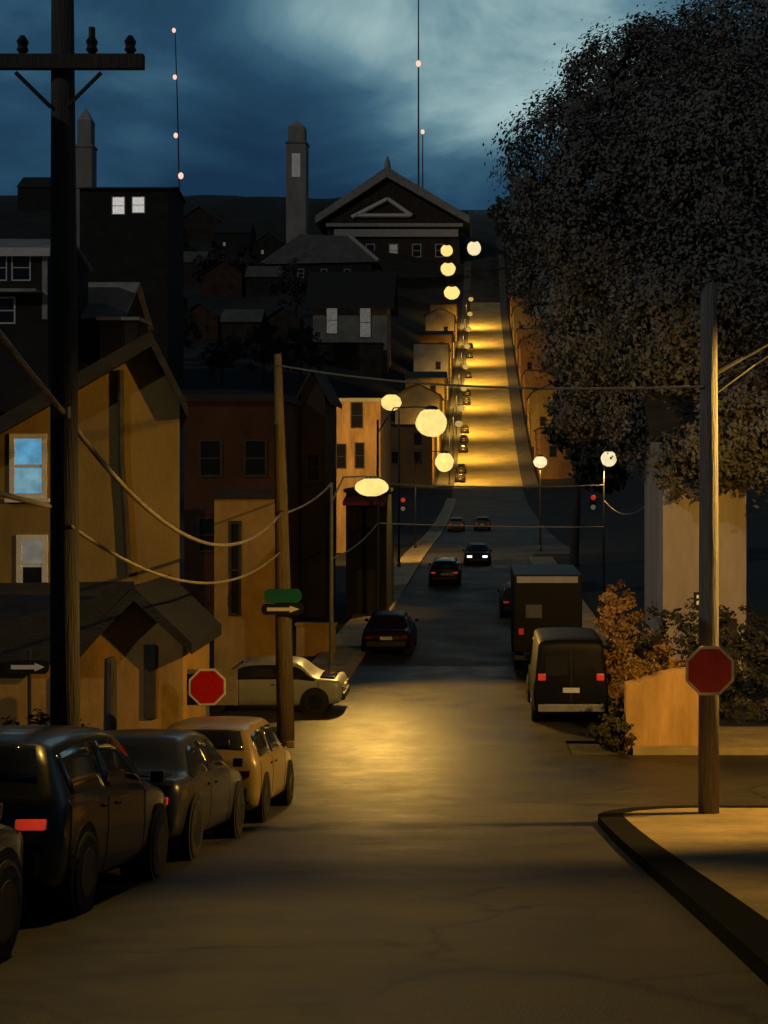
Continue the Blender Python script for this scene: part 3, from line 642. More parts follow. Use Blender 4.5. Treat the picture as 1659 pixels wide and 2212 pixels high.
shrub('lit_bush', 'round bush added for the orange glow behind the left end of the orange wall', ax(1408, ys_), ys_, [(0, 0, .5, .5), (.15, .1, 1.05, .5), (-.12, .1, 1.75, .45), (.35, .1, 1.95, .4), (.75, .05, 1.6, .4)], 4200, .06, leaf_lamplit, 14)  # second bush, added to loosen the orange glow over the wall
shrub('corner_bush', 'low round black bush at the far right kerb corner', ax(1338, 31.6), 31.6, [(0, 0, .32, .5), (-.28, 0, .5, .36), (.3, 0, .22, .42), (-.05, 0, .62, .32)], 2600, .055, leaf_dark, 12)
ys_ = 36.5
hx = [ax(p, ys_) for p in range(1440, 1800, 42)]
root = thing('hedge', 'dark hedge between the pale house and the orange stucco wall', 'hedge', (hx[0], ys_, P(ys_)))
c = MB(); leaves(c, [(x - hx[0], .15 * (i % 2), h, .72) for i, x in enumerate(hx) for h in (.6, 1.5, 2.35)], 11000, .08, 21); c.build('foliage', leaf_dark, root)
root = thing('hedge', 'low black hedge behind the parked cars at lower left', 'hedge', (-9.5, 23.5, P(23.5)))
c = MB(); leaves(c, [(x, .2 * (k % 2), h, .55) for k, x in enumerate([-4 + .7 * i for i in range(10)]) for h in (.4, .95)], 8000, .07, 22); c.build('foliage', leaf_dark, root)
# hillside trees
HT = [(455, 600, 'round dark tree on the left hill beneath the crest houses'), (540, 600, 'dark tree left of the hipped roof wing'), (640, 660, 'dark tree tucked left of the grey mansion roof'), (380, 560, 'dark tree under the block with two bright windows'),
      (300, 560, 'dark tree low against the block with two bright windows'), (230, 610, 'dark tree above the pale roofed cottage'), (380, 760, 'dark tree above the ochre house roof ridge'), (480, 800, 'dark tree above the red brown brick house'),
      (570, 800, 'dark tree left of the timber pole top'), (650, 800, 'dark tree below the grey mansion and its flat block'), (1085, 500, 'dark tree at the crest right of the far street'), (1130, 560, 'dark tree right of the topmost street lamps')]
hp = None
for i, (px, py, lab) in enumerate(HT):
    x, y, z = hit(px, py + 30); k = .6 + y / 500
    if i % 3 == 0:
        hp = tree('hillside_tree', lab, (x, y, z), [(x, y, z + 7 * k, 3.6 * k), (x - 2.4 * k, y, z + 5.2 * k, 2.8 * k), (x + 2.5 * k, y + 1, z + 5.6 * k, 2.9 * k), (x + .6 * k, y, z + 9.5 * k, 2.4 * k)], 1800, .4 * k, leaf_olive if i % 2 else leaf_dark, .3 * k, 40 + i, 'trees on the hillside')
        k0 = k
    else:
        c = copy_tree(hp); c.location = (x, y, z); c.scale = (k / k0 * 1.05, k / k0, k / k0 * (.85 if i % 2 else 1.1)); c.rotation_euler = (0, 0, i * 1.7); c['label'] = lab
# ------------------------------------------------------------------ street lamps
def spot(name, loc, power, half=75, parent=None, blend=.5, rad=.12, col=SODIUM, rot=(0, 0, 0)):
    l = bpy.data.lights.new(name, 'SPOT'); l.energy = power; l.spot_size = R(half * 2); l.spot_blend = blend; l.shadow_soft_size = rad; l.color = col
    o = bpy.data.objects.new(name, l); COL.objects.link(o); o.location = loc; o.rotation_euler = rot
    if parent: o.parent = parent
    return o
def lamp(label, pole_x, Y, gx, gz, rx, rz, pole_m, power, glow=None, group='street lamps', r=.07, base=None, half=78, rot=(0, 0, 0), blend=.5):
    z0 = T(pole_x, Y) if base is None else base
    root = thing('street_lamp', label, 'street lamp', (pole_x, Y, z0), 0, group)
    h = gz - z0; dx = gx - pole_x
    p = MB(); p.tube([(0, 0, -.3), (0, 0, h * .5), (0, 0, h + .15 if abs(dx) > rx else h - rz * .9)], [r * 1.25, r, r * .75], 10); p.tube([(0, 0, -.2), (0, 0, .5)], [r * 1.9, r * 1.7], 10); p.build('pole', pole_m, root, True)
    if abs(dx) > rx:
        a = MB(); a.tube([(0, 0, h - .5), (dx * .3, 0, h + .02 + rz), (dx * .7, 0, h + rz * 1.1), (dx, 0, h + rz * 1.05)], r * .5, 8); a.build('arm', pole_m, root)
    hd = MB(); hd.ball((dx, 0, h + rz * .98), rx * .45, rx * .45, rz * .22, 14, 8); hd.build('lamp_hood', pole_m, root, True)
    gb = MB(); gb.ball((dx, 0, h), rx, min(rx, .8), rz, 20, 12, .035); gb.build('globe', glow or lamp_glow, root, True)
    if power: spot('lamp_light', (dx, 0, h - rz - .15), power, half, root, rot=rot, blend=blend)
    return root
def plamp(label, px, py, Y, rpx, rpy, pole_x, power, pole_m=metal_dark, glow=None, **k):
    x, z = at(px, py, Y); return lamp(label, pole_x if pole_x is not None else x, Y, x, z, rpx * Y / F, rpy * Y / F, pole_m, power, glow, **k)
plamp('grey street lamp with an oblong glowing head, nearest lamp left of the street', 803, 1052, 44, 36, 20, ax(716, 44), 5200, metal_grey, half=44, rot=(R(-40), R(-27), 0), blend=.85)
plamp('largest round glowing street lamp on a dark pole by the red awning', 932, 913, 66, 34, 31, ax(816, 66), 1500, half=30, rot=(R(-12), R(20), 0), blend=.9)
plamp('small glowing street lamp at the right edge of the tan townhouse', 845, 869, 90, 22, 18, -5.6, 9000, half=52, rot=(R(66), 0, R(12)))
plamp('round glowing street lamp at the foot of the bright far street', 960, 998, 112, 20, 21, -5.6, 300)
plamp('pale round street lamp on a short post right of the bright far street', 1167, 998, 110, 15, 13, None, 200, glow=lamp_pale)
plamp('pale street lamp on the tall thin post beside the orange lit bush', 1315, 991, 60, 17, 17, ax(1304, 60), 250, glow=lamp_pale, r=.045)
plamp('lowest of the four small lamps stacked above the far street', 976, 632, 560, 17, 15, None, 30000, r=.2)
plamp('second lowest of the four small lamps stacked above the far street', 968, 581, 592, 16, 15, None, 20000, r=.2)
plamp('small left lamp of the topmost pair on the far street', 965, 541, 620, 13, 13, None, 16000, r=.2)
plamp('pale larger right lamp of the topmost pair on the far street', 1024, 536, 622, 15, 16, None, 16000, glow=lamp_pale, r=.2)
for i, y in enumerate((252, 284, 318, 354, 392, 432, 474, 518)):  # extra lamps, added to light the far road
    lamp(f'dim lamp added to light the far street, {ORD[i]} one uphill', -6.2, y, -4.4, P(y) + 11.5, .5 + y * .0009, .4 + y * .0008, metal_dark, 19000 + 44 * (y - 252), lamp_dim_added, group='dim lamps added along the far street', r=.1, half=82, rot=(R(44), R(-8), 0), blend=1)
# ------------------------------------------------------------------ poles
def utility_pole(label, x, y, zt, r0, r1, m, z0=None, lean=0):
    z0 = P(y) if z0 is None else z0
    root = thing('utility_pole', label, 'utility pole', (x, y, z0)); h = zt - z0
    p = MB(); p.tube([(0, 0, -.4), (lean * .3, 0, h * .3), (lean * .6, 0, h * .65), (lean, 0, h)], [r0, r0 * .94, (r0 + r1) / 2, r1], 16); p.build('shaft', m, root, True)
    return root
YL = 18.0; xl = ax(142, YL)
root = utility_pole('tall dark utility pole with a crossarm in the left foreground', xl, YL, az(-40, YL), .20, .145, wood_dark, P(YL) + .1, lean=ax(135, YL) - xl)
z0 = root.location.z
c = MB(); za, zb_ = az(160, YL) - z0, az(128, YL) - z0; c.box(ax(-60, YL) - xl, ax(320, YL) - xl, -.27, -.155, za, zb_, .012); c.build('crossarm', wood_dark, root)
for a, d_ in (((45, 166), (118, 238)), ((228, 166), (150, 240))):
    b = MB(); b.tube([(ax(a[0], YL) - xl, -.2, az(a[1], YL) - z0), (ax(d_[0], YL) - xl, -.16, az(d_[1], YL) - z0)], .028, 6); b.build('brace', metal_dark, root)
for px in (208, 60, 290):
    b = MB(); x = ax(px, YL) - xl; zt = az(126, YL) - z0; b.tube([(x, -.2, zt), (x, -.2, zt + .05), (x, -.2, zt + .1), (x, -.2, zt + .16), (x, -.2, zt + .24)], [.04, .08, .06, .08, .03], 10); b.build('insulator', metal_dark, root)
b = MB(); x = ax(208, YL) - xl; b.tube([(x, -.2, az(108, YL) - z0), (x, -.2, az(70, YL) - z0)], .045, 8); b.build('bracket', metal_dark, root)
b = MB(); b.box(-.07, .13, -.33, -.18, az(905, YL) - z0, az(880, YL) - z0, .01); b.build('cable_clamp', metal_grey, root)
b = MB(); hz_ = az(-70, YL) - z0; b.tube([(-.02, -.1, hz_ - .3), (.5, -.6, hz_ + .35), (1.6, -1.6, hz_ + .8), (2.6, -2.5, hz_ + .85)], [.05, .045, .04, .035], 10); b.build('lamp_arm', metal_dark, root)
b = MB(); b.ball((2.85, -2.75, hz_ + .85), .36, .36, .12, 18, 10); b.build('lamp_hood', metal_dark, root, True)
b = MB(); b.ball((2.85, -2.75, hz_ + .74), .2, .2, .09, 18, 10); b.build('lamp_lens', emit('lens', (1, .75, .3), 8), root, True)
lo = spot('lamp_light', (2.85, -2.75, hz_ + .5), 3700, 26, root, .95, .12, (1, .61, .10))
lo.rotation_euler = (Vector((-.15, 9.6, P(9.6))) - root.location - lo.location).to_track_quat('-Z', 'Y').to_euler()
# timber pole with the street name signs
YW = 33.0; xw = ax(618, YW)
tp = utility_pole('slim ochre timber pole carrying a green street sign', xw, YW, az(765, YW), .22, .09, wood_pole, lean=ax(600, YW) - xw)
# dark pole left of the street, with the signal span
YS_ = 60.0
sp1 = thing('signal_post', 'tall thin black post at the left kerb holding the span wire', 'post', (ax(818, YS_), YS_, P(YS_)))
b = MB(); hz = az(1036, YS_) - P(YS_); b.tube([(0, 0, -.3), (0, 0, hz)], [.1, .075], 10); b.build('shaft', metal_dark, sp1); b = MB(); b.tube([(0, 0, hz), (0, 0, hz + .08), (0, 0, hz + .14)], [.09, .09, .02], 10); b.build('cap', metal_dark, sp1)
# right utility pole with the lamp arm
YR = 20.7; xr = ax(1531, YR)
rp = utility_pole('weathered grey utility pole on the right corner behind the stop sign', xr, YR, az(612, YR), .165, .125, mat('wood_grey', (.20, .185, .165), rough=.85, mott=.45, scale=5, stretch=(6, 6, .35), bump=.6, bscale=8), P(YR) + .1)
z0 = rp.location.z
b = MB(); b.tube([(.1, 0, az(805, YR) - z0), (.55, .15, az(770, YR) - z0), (1.3, .3, az(712, YR) - z0), (2.5, .5, az(680, YR) - z0), (3.4, .6, az(672, YR) - z0)], [.05, .045, .04, .04, .035], 10); b.build('arm', metal_dark, rp)
b = MB(); b.tube([(.1, 0, az(850, YR) - z0), (.75, .25, az(785, YR) - z0), (1.5, .34, az(716, YR) - z0)], .025, 8); b.build('brace', metal_dark, rp)
hx_, hy_, hz_ = 3.7, .65, az(672, YR) - z0
b = MB(); b.ball((hx_, hy_, hz_ + .02), .36, .26, .12, 18, 10); b.build('lamp_hood', metal_grey, rp, True)
b = MB(); b.ball((hx_, hy_, hz_ - .1), .22, .18, .10, 18, 10); b.build('lamp_lens', emit('lens', (1, .75, .3), 8), rp, True)
lo = spot('lamp_light', (hx_, hy_, hz_ - .3), 5600, 70, rp, .3, .12)
lo.rotation_euler = Vector((-.48, .50, -.74)).to_track_quat('-Z', 'Y').to_euler()
# ------------------------------------------------------------------ signs
def octagon(r, y0, y1, cz, mb): mb.prism_y([(r * math.cos(R(22.5 + 45 * k)), cz + r * math.sin(R(22.5 + 45 * k))) for k in range(8)], y0, y1)
def stop_sign(label, x, y, zc, r, m, border, z0, post=True, rz=0):
    root = thing('stop_sign', label, 'stop sign', (x, y, z0), rz)
    h = zc - z0
    if post:
        p = MB(); p.box(-.03, .03, .012, .06, -.3, h + r * .8); p.build('post', metal_grey, root)
    else:
        p = MB(); p.box(-.06, .06, .006, .03, h - r * .6, h - r * .5); p.box(-.06, .06, .006, .03, h + r * .5, h + r * .6); p.build('bracket', metal_grey, root)
    b = MB(); octagon(r, 0, .006, h, b); b.build('border', border, root)
    b = MB(); octagon(r * .885, -.004, -.001, h, b); b.build('face', m, root)
    return root
stop_sign('red stop sign bolted to the right corner utility pole', xr - .02, YR - .22, az(1449, YR - .22), .405, sign_red_dull, trim_white, P(YR) + .1, post=False, rz=R(3))
ysn = 25.5; stop_sign('bright red stop sign at the left kerb before the silver car', ax(448, ysn), ysn, az(1484, ysn), .375, sign_red, trim_white, P(ysn) + .1, rz=R(6))
# square pale backing board behind the left sign, as the photograph shows
b = MB(); b.box(-.44, .52, .07, .085, az(1525, ysn) - az(1484, ysn), az(1447, ysn) - az(1484, ysn), .006)
o = b.build('sign_board', mat('board', (.30, .24, .19), rough=.7, mott=.3)); o.location = (ax(452, ysn), ysn, az(1484, ysn)); tag(o, 'faded pinkish square board behind the left stop sign', 'board')
def plate_sign(name, label, cat, px0, px1, py0, py1, Y, m, arrow=False, rim=None):
    (xa, zt), (xb, zb_) = at(px0, py0, Y), at(px1, py1, Y); cx, cz = (xa + xb) / 2, (zt + zb_) / 2; w_, h_ = (xb - xa) / 2, (zt - zb_) / 2
    root = thing(name, label, cat, (cx, Y, cz))
    b = MB(); pts = [(-w_ + h_ * (1 - math.cos(R(a))), h_ * math.sin(R(a))) for a in range(-90, 91, 30)] 
    pts = [(-w_ + h_ * .7 - h_ * .7 * math.cos(R(a)), h_ * math.sin(R(a))) for a in range(-90, 91, 30)] + [(w_ - h_ * .7 + h_ * .7 * math.cos(R(a)), h_ * math.sin(R(a))) for a in range(90, -91, -30)]
    b.prism_y(pts, 0, .02); b.build('plate', m, root)
    if arrow:
        b = MB(); b.box(-w_ * .72, w_ * .35, -.006, -.002, -h_ * .32, h_ * .30); b.prism_y([(w_ * .35, -h_ * .62), (w_ * .8, 0), (w_ * .35, h_ * .62)], -.006, -.002); b.build('arrow', trim_white, root)
    b = MB(); b.box(-.05, .05, .021, .10, -h_ * .5, h_ * .5); b.build('bracket', metal_dark, root)
    return root
plate_sign('street_sign', 'blank green street name plate on the slim timber pole', 'street sign', 570, 652, 1272, 1302, YW - .33, sign_green)
plate_sign('direction_sign', 'black plate with a white bar below the green street sign', 'sign', 564, 656, 1304, 1328, YW - .33, sign_black, True)
dsn = plate_sign('direction_sign', 'black plate with a white bar before the annex at far left', 'sign', 10, 106, 1426, 1456, 24.6, sign_black, True)
b = MB(); b.tube([(0, .14, P(24.6) - dsn.location.z - .2), (0, .14, .3)], .035, 8); b.build('post', metal_dark, dsn)
# ------------------------------------------------------------------ traffic signals on the span wire
def signal(label, px, py, Y, w_, hgt, lit_m, top_z=None):
    x, z = at(px, py, Y); root = thing('traffic_light', label, 'traffic light', (x, Y, z), 0, 'traffic lights')
    b = MB(); b.box(-w_, w_, -.12, .12, -hgt * .72, hgt * .28, .03); b.build('housing', metal_dark, root)
    for k, mm in enumerate((lit_m, pane_dark, pane_dim)):
        b = MB(); b.ball((0, -.13, hgt * .1 - k * hgt * .31), w_ * .72, .05, w_ * .72, 14, 8); b.build('lens', mm, root)
    if top_z is not None:
        b = MB(); b.tube([(0, 0, hgt * .28), (0, 0, top_z - z)], .02, 6); b.build('hanger', metal_dark, root)
    else:
        b = MB(); b.tube([(0, 0, 0), (ax(1304, Y) - x, 0, .06)], .03, 6); b.build('bracket', metal_dark, root)
    return root
signal('red traffic light hanging from the upper wire left of the street', 871, 1083, YS_, .14, .62, red_on, az(1048, YS_))
signal('red traffic light fixed to the thin post on the right', 1281, 1078, YS_ - .02, .16, .7, red_on)
# ------------------------------------------------------------------ wires
def wire(label, a, b_, sag, r=.022, m=None, n=22, ext=None):
    A, B = Vector(a), Vector(b_); pts = ([Vector(p) for p in ext] if ext else [])
    for i in range(n + 1):
        t = i / n; p = A.lerp(B, t); p.z -= 4 * sag * t * (1 - t); pts.append(p)
    o = MB(); org = A.copy(); o.tube([tuple(p - org) for p in pts], r, 8); o = o.build('overhead_wire', m or wire_pale, smooth=True); o.location = org
    return tag(o, label, 'wire', 'overhead wires')
xlp = lambda Y, py, dx=0: (xl + dx, Y, az(py, Y))
wire('thick cable sagging from the big pole to the timber pole, upper one', (xl + .05, YL - .24, az(893, YL)), (ax(612, YW), YW - .15, az(1104, YW)), 1.25, .036)
wire('thick cable dropping from upper left onto the big pole', (xl + .05, YL - .26, az(893, YL)), (-1.5, -8, 7.4), .35, .04, ext=None)
wire('lower cable sagging from the big pole to the timber pole', (xl + .12, YL - .18, az(1135, YL)), (ax(610, YW), YW - .13, az(1188, YW)), .78, .026)
wire('grey cable crossing before the blue window to the big pole', (ax(118, YL), YL - .15, az(1094, YL)), (-7.6, -6, 5.4), .3, .035)
wire('cable rising from the timber pole to the grey lamp post', (ax(616, YW), YW - .1, az(1108, YW)), (ax(716, 44), 44, az(1044, 44)), .14, .03)
wire('long thin wire spanning the street to the right utility pole', (ax(604, YW), YW - .1, az(790, YW)), (xr - .1, YR - .13, az(836, YR)), .22, .022)
wire('thin upper wire spanning the street between the signal posts', (ax(818, YS_), YS_ - .08, az(1044, YS_)), (ax(1304, YS_), YS_ - .05, az(1048, YS_)), .12, .03, mat('wire_grey', (.2, .2, .2), rough=.5, mott=.3, bump=0))
wire('thin lower wire spanning the street between the signal posts', (ax(818, YS_), YS_ - .08, az(1130, YS_)), (ax(1304, YS_), YS_ - .05, az(1138, YS_)), .06, .03)
wire('short wire from the grey lamp post to the black signal post', (ax(722, 44), 44, az(1205, 44)), (ax(818, YS_), YS_ - .08, az(1128, YS_)), .2, .025)
wire('curved pale wire from the thin post to the stucco house', (ax(1306, YS_), YS_ - .05, az(1082, YS_)), (ax(1452, 44), 43.95, az(1020, 44)), .95, .028)
# ------------------------------------------------------------------ radio masts
def mast(label, px, Y, ptop, pbase, lights, r, lean=0):
    x, z = ax(px, Y), az(pbase, Y); root = thing('radio_mast', label, 'radio mast', (x, Y, z - 6))
    h = az(ptop, Y) - z + 6
    b = MB(); b.tube([(lean, 0, -20), (lean * .5, 0, h * .5), (0, 0, h)], [r * 1.3, r, r * .7], 8); b.build('shaft', mat('mast_steel', (.10, .10, .12), rough=.6, mott=.2), root)
    for (lx, ly, rr) in lights:
        b = MB(); b.ball((ax(lx, Y) - x, -r, az(ly, Y) - root.location.z), rr * .8, rr * .8, rr, 12, 8); b.build('beacon', beacon, root)
    return root
mast('thin radio mast with four glowing beacons above the left hill', 378, 845, 60, 395, [(376, 66, 1.5), (378, 167, 1.6), (380, 293, 1.7), (391, 380, 2.1)], .42, lean=3.2)
mast('tall thin radio mast with one beacon above the pediment hall', 904, 840, -60, 470, [(904, 138, 2.0)], .5)
mast('short radio mast with a beacon at its tip, right of the taller mast', 913, 835, 286, 470, [(913, 285, 1.5)], .42)
# ------------------------------------------------------------------ cars
SEDAN = [(0, .38, .72, .76, .74, .70), (.10, .28, .84, .92, .85, .80), (.7, .2, .90, .98, .90, .80), (1.30, .2, .92, 1.38, .91, .62), (2.1, .2, .92, 1.45, .92, .64), (2.75, .2, .92, 1.40, .92, .62), (3.45, .2, .90, .97, .90, .76), (4.15, .22, .80, .86, .86, .72), (4.4, .36, .58, .62, .74, .64)]
HATCH = [(0, .38, .80, .92, .76, .70), (.08, .28, .92, 1.02, .86, .78), (.32, .2, .94, 1.38, .89, .66), (1.2, .2, .95, 1.50, .90, .66), (2.0, .2, .95, 1.52, .90, .66), (2.55, .2, .94, 1.44, .90, .64), (3.2, .2, .92, 1.0, .88, .74), (3.85, .22, .80, .88, .84, .70), (4.05, .36, .60, .64, .74, .64)]
VAN = [(0, .45, 1.05, 1.95, .90, .78), (.06, .32, 1.10, 2.18, .98, .84), (.5, .25, 1.12, 2.26, 1.0, .86), (1.6, .25, 1.12, 2.28, 1.0, .86), (2.8, .25, 1.12, 2.27, 1.0, .86), (3.5, .25, 1.1, 2.14, 1.0, .82), (4.2, .25, 1.08, 1.22, .98, .82), (4.8, .28, .92, 1.0, .94, .78), (5.0, .42, .66, .72, .82, .7)]
def car(name, label, cat, st, paint, tail=red_off, head=head_off, roof_idx=(2, 5), group=None, glass_m=pane_dark, plate=True):
    """built along +y from its rear bumper; st = stations (y, z bottom, z belt, z top, half width, half width at top)"""
    root = thing(name, label, cat, (0, 0, 0), 0, group)
    def curve(k):
        X = [q[0] for q in st]; Z = [q[k] for q in st]; n = len(X); d = [(Z[i + 1] - Z[i]) / (X[i + 1] - X[i]) for i in range(n - 1)]
        m = [d[0]] + [0 if d[i - 1] * d[i] <= 0 else 2 * d[i - 1] * d[i] / (d[i - 1] + d[i]) for i in range(1, n - 1)] + [d[-1]]
        def f(y):
            for i in range(n - 1):
                if y <= X[i + 1] or i == n - 2:
                    h = X[i + 1] - X[i]; t = (y - X[i]) / h
                    return (2*t**3-3*t*t+1)*Z[i] + (t**3-2*t*t+t)*h*m[i] + (-2*t**3+3*t*t)*Z[i+1] + (t**3-t*t)*h*m[i+1]
        return f
    fb, fl, ft, fw, fwt = (curve(k) for k in range(1, 6))
    def ring(y):
        zb, zl, zt, w_, wt = fb(y), fl(y), ft(y), fw(y), fwt(y); hgt = zt - zl; e = min(.09, hgt * .35)
        half = [(w_ * .84, zb), (w_ * .97, zb + .07), (w_, zb + .2), (w_ * 1.012, (zb + zl) / 2 + .06), (w_ * 1.0, zl - .05), (w_ * .975, zl),
                (wt + (w_ * .975 - wt) * .12, zt - e), (wt * .96, zt - e * .35), (wt * .84, zt), (wt * .5, zt + .018), (0, zt + .025)]
        return [Vector((x, y, z)) for x, z in half] + [Vector((-x, y, z)) for x, z in half[-2::-1]]
    ys = []
    for p, q in zip(st, st[1:]):
        n = max(2, int((q[0] - p[0]) / .12)); ys += [p[0] + (q[0] - p[0]) * k / n for k in range(n)]
    ys.append(st[-1][0])
    b = MB(); rings = [[b.bm.verts.new(p) for p in ring(y)] for y in ys]
    for p, q in zip(rings, rings[1:]):
        n = len(p)
        for k in range(n): b.bm.faces.new([p[k], q[k], q[(k + 1) % n], p[(k + 1) % n]])
    b.bm.faces.new(rings[0]); b.bm.faces.new(rings[-1][::-1])
    body = b.build('body', paint, root, True)
    def sheet(rows, nm, m, out):
        g_ = MB(); vs = [[g_.bm.verts.new(p + out(p)) for p in r] for r in rows]
        lo_ = [[g_.bm.verts.new(p - out(p) * 2) for p in r] for r in rows]
        for p, q in zip(vs, vs[1:]):
            for k in range(len(p) - 1): g_.bm.faces.new([p[k], p[k + 1], q[k + 1], q[k]])
        edge = lambda A: [A[i][0] for i in range(len(A))] + A[-1][1:] + [A[i][-1] for i in range(len(A) - 2, -1, -1)] + A[0][-2:0:-1]
        ea, eb = edge(vs), edge(lo_)
        for k in range(len(ea)): g_.bm.faces.new([ea[k], ea[(k + 1) % len(ea)], eb[(k + 1) % len(eb)], eb[k]])
        return g_.build(nm, m, root, True)
    a, z = roof_idx; ya, yz = st[a][0], st[z][0]
    NR = 21
    cuts = [(ya + .06, ya + (yz - ya) * .46 - .04), (ya + (yz - ya) * .46 + .04, yz + .22)] if st[3][3] < 2 else [(yz - .75, yz + .3)]
    for sgn in (1, -1):
        for (c0, c1) in cuts:
            rows = []
            for k in range(9):
                y = c0 + (c1 - c0) * k / 8; r = ring(y); i0, i1 = (5, 6) if sgn > 0 else (NR - 6, NR - 7)
                rows.append([r[i0].lerp(r[i1], t) for t in (.1, .4, .7, .95)])
            sheet(rows, 'side_window', glass_m, lambda p, s_=sgn: Vector((s_ * .008, 0, .004)))
        for yc in ((ya + (yz - ya) * .46, yz + .12, ya - .05) if st[3][3] < 2 else (yz - .95, yz + .15)):
            rows = [[ring(yc + d_)[i if sgn > 0 else NR - 1 - i] for i in (1, 2, 3, 4, 5)] for d_ in (-.009, .009)]
            sheet(rows, 'door_seam', sign_black, lambda p, s_=sgn: Vector((s_ * .004, 0, 0)))
        for yc in ((ya + (yz - ya) * .40, ya + (yz - ya) * .52 + .16) if st[3][3] < 2 else (yz - .8,)):
            t = MB(); xh = sgn * fw(yc); zh = fl(yc) - .1; t.box(xh - .012, xh + .026, yc - .08, yc + .05, zh - .014, zh + .014, .006); t.build('door_handle', metal_dark, root)
    def across(y0, y1, nm, o):
        rows = []
        for k in range(7):
            r = ring(y0 + (y1 - y0) * k / 6); rows.append([r[7].lerp(r[13], t) if False else r[i].copy() for i in (8, 9, 10, 11, 12)])
        sheet(rows, nm, glass_m, o)
    y1 = st[z + 1][0]; across(yz + (y1 - yz) * .10, yz + (y1 - yz) * .86, 'windscreen', lambda p: Vector((0, .007, .011)))
    y1 = st[a - 1][0]
    if st[3][3] < 2: across(y1 + (ya - y1) * .2, y1 + (ya - y1) * .9, 'rear_window', lambda p: Vector((0, -.009, .009)))
    else:
        for sx in (-1, 1):
            t = MB(); t.box(sx * .38 - .30, sx * .38 + .30, -.006, .03, 1.3, 1.82, .02); t.build('rear_window', glass_m, root)
        t = MB(); t.box(-.012, .012, -.012, .02, .62, 1.9); t.build('door_seam', metal_dark, root)
    ln = st[-1][0]; hw = st[len(st) // 2][4]
    big_ = st[3][3] > 2
    for wy in (ln * .17, ln * .82):
        for sx in (-1, 1):
            r_ = .33 if not big_ else .37
            if sx == 1 or True:
                ar = MB(); xa_ = sx * hw; ar.tube([(xa_ - sx * .3, wy, r_ + .02), (xa_ + sx * .012, wy, r_ + .02)], r_ * 1.2, 22); ar.build('wheel_arch', tyre_m, root)
            t = MB(); x = sx * (hw - .075)
            t.tube([(x - .11, wy, r_), (x - .10, wy, r_), (x + .10, wy, r_), (x + .11, wy, r_)], [r_ * .9, r_, r_, r_ * .9], 22)
            to = t.build('wheel', tyre_m, root)
            rm = MB(); xx = sx * (hw + .04); rm.tube([(xx - sx * .03, wy, r_), (xx, wy, r_), (xx - sx * .006, wy, r_)], [r_ * .66, r_ * .6, r_ * .2], 18); rm.build('rim', rim_m, to)
    zr = st[1][2]; y0 = st[0][0]
    tz = 1.0 if big_ else zr * .84
    for sx in (-1, 1):
        t = MB(); x = sx * st[0][4] * .86
        if big_: t.box(x - .10, x + .10, -.03, .08, 1.18, 1.36, .02)
        else: t.box(x - .12, x + .12, -.035, .08, tz - .05, tz + .035, .015)
        t.build('taillight', tail, root)
        t = MB(); x = sx * st[-1][4] * .72; hz = st[-1][2] + .06; t.box(x - .17, x + .17, ln - .16, ln + .03, hz - .07, hz + .07, .02); t.build('headlight', head, root)
        t = MB(); yy = st[z][0] + .35; t.box(sx * (hw + .06) - .07, sx * (hw + .06) + .07, yy - .03, yy + .06, st[z][2] + .03, st[z][2] + .15, .025); t.build('mirror', paint, root)
    t = MB(); t.box(-st[0][4] * .98, st[0][4] * .98, -.07, .1, .36, .56, .03); t.build('rear_bumper', metal_dark if not big_ else metal_grey, root)
    t = MB(); t.box(-st[-1][4] * .98, st[-1][4] * .98, ln - .1, ln + .06, .32, .5, .03); t.build('front_bumper', metal_dark, root)
    if plate: t = MB(); t.box(-.22, .22, -.05 if not big_ else -.03, .03, .62 if not big_ else .86, .74 if not big_ else .99); t.build('licence_plate', plate_m, root)
    return root
def place(c, x, y, face=0, x_is='centre'):
    """set a car on the street: its rear end at (x, y), pointing along +y unless turned by face"""
    d = Vector((-math.sin(face), math.cos(face))); ln = 4.2
    za, zb_ = T(x, y), T(x + d.x * ln, y + d.y * ln); pitch = math.atan2(zb_ - za, ln)
    c.location = (x, y, za + .0); c.rotation_euler = (pitch, 0, face); c.rotation_mode = 'XYZ'
    return c
def paint(n, c, rough=.3): return mat('paint_' + n, c, rough=rough, mott=.18, scale=2.5, bump=0, spec=.5 if rough < .4 else .15, coat=.3 if rough < .4 else 0)
GRP = 'cars parked along the near left kerb'
place(car('parked_car', 'dark navy car at the lower left edge, nearest the viewer', 'car', SEDAN, paint('navy', (.02, .04, .065), .2), red_off, group=GRP), -4.15, 5.4)
place(car('parked_car', 'black parked car with a red tail light in front of the big pole', 'car', HATCH, paint('black', (.006, .006, .007), .3), red_on, group=GRP), -4.25, 10.55)
place(car('parked_car', 'charcoal parked car with dull red lights, behind the black one', 'car', SEDAN, paint('charcoal', (.035, .035, .036), .3), red_on, group=GRP), -4.3, 15.0)
place(car('parked_car', 'golden beige parked car catching the lamplight at the kerb', 'car', HATCH, paint('beige', (.27, .19, .07), .35), red_off, group=GRP), -4.25, 20.0)
place(car('silver_car', 'silver grey car standing across the side street behind the stop sign', 'car', SEDAN, paint('silver', (.30, .31, .30), .35)), ax(745, 38.3), 38.3, R(90))
place(car('parked_car', 'dark maroon car parked at the far left kerb by the grey lamp post', 'car', SEDAN, paint('maroon', (.016, .006, .005), .4), red_off), -3.55, 49.5)
van = place(car('van', 'black van with red tail lights parked on the right', 'van', VAN, paint('van_black', (.006, .006, .007), .5), red_on), 2.35, 35.5)
place(car('hatchback', 'dark hatchback with bright red brake lights driving down the middle', 'car', HATCH, paint('slate', (.015, .017, .02), .35), red_on), -2.2, 78)
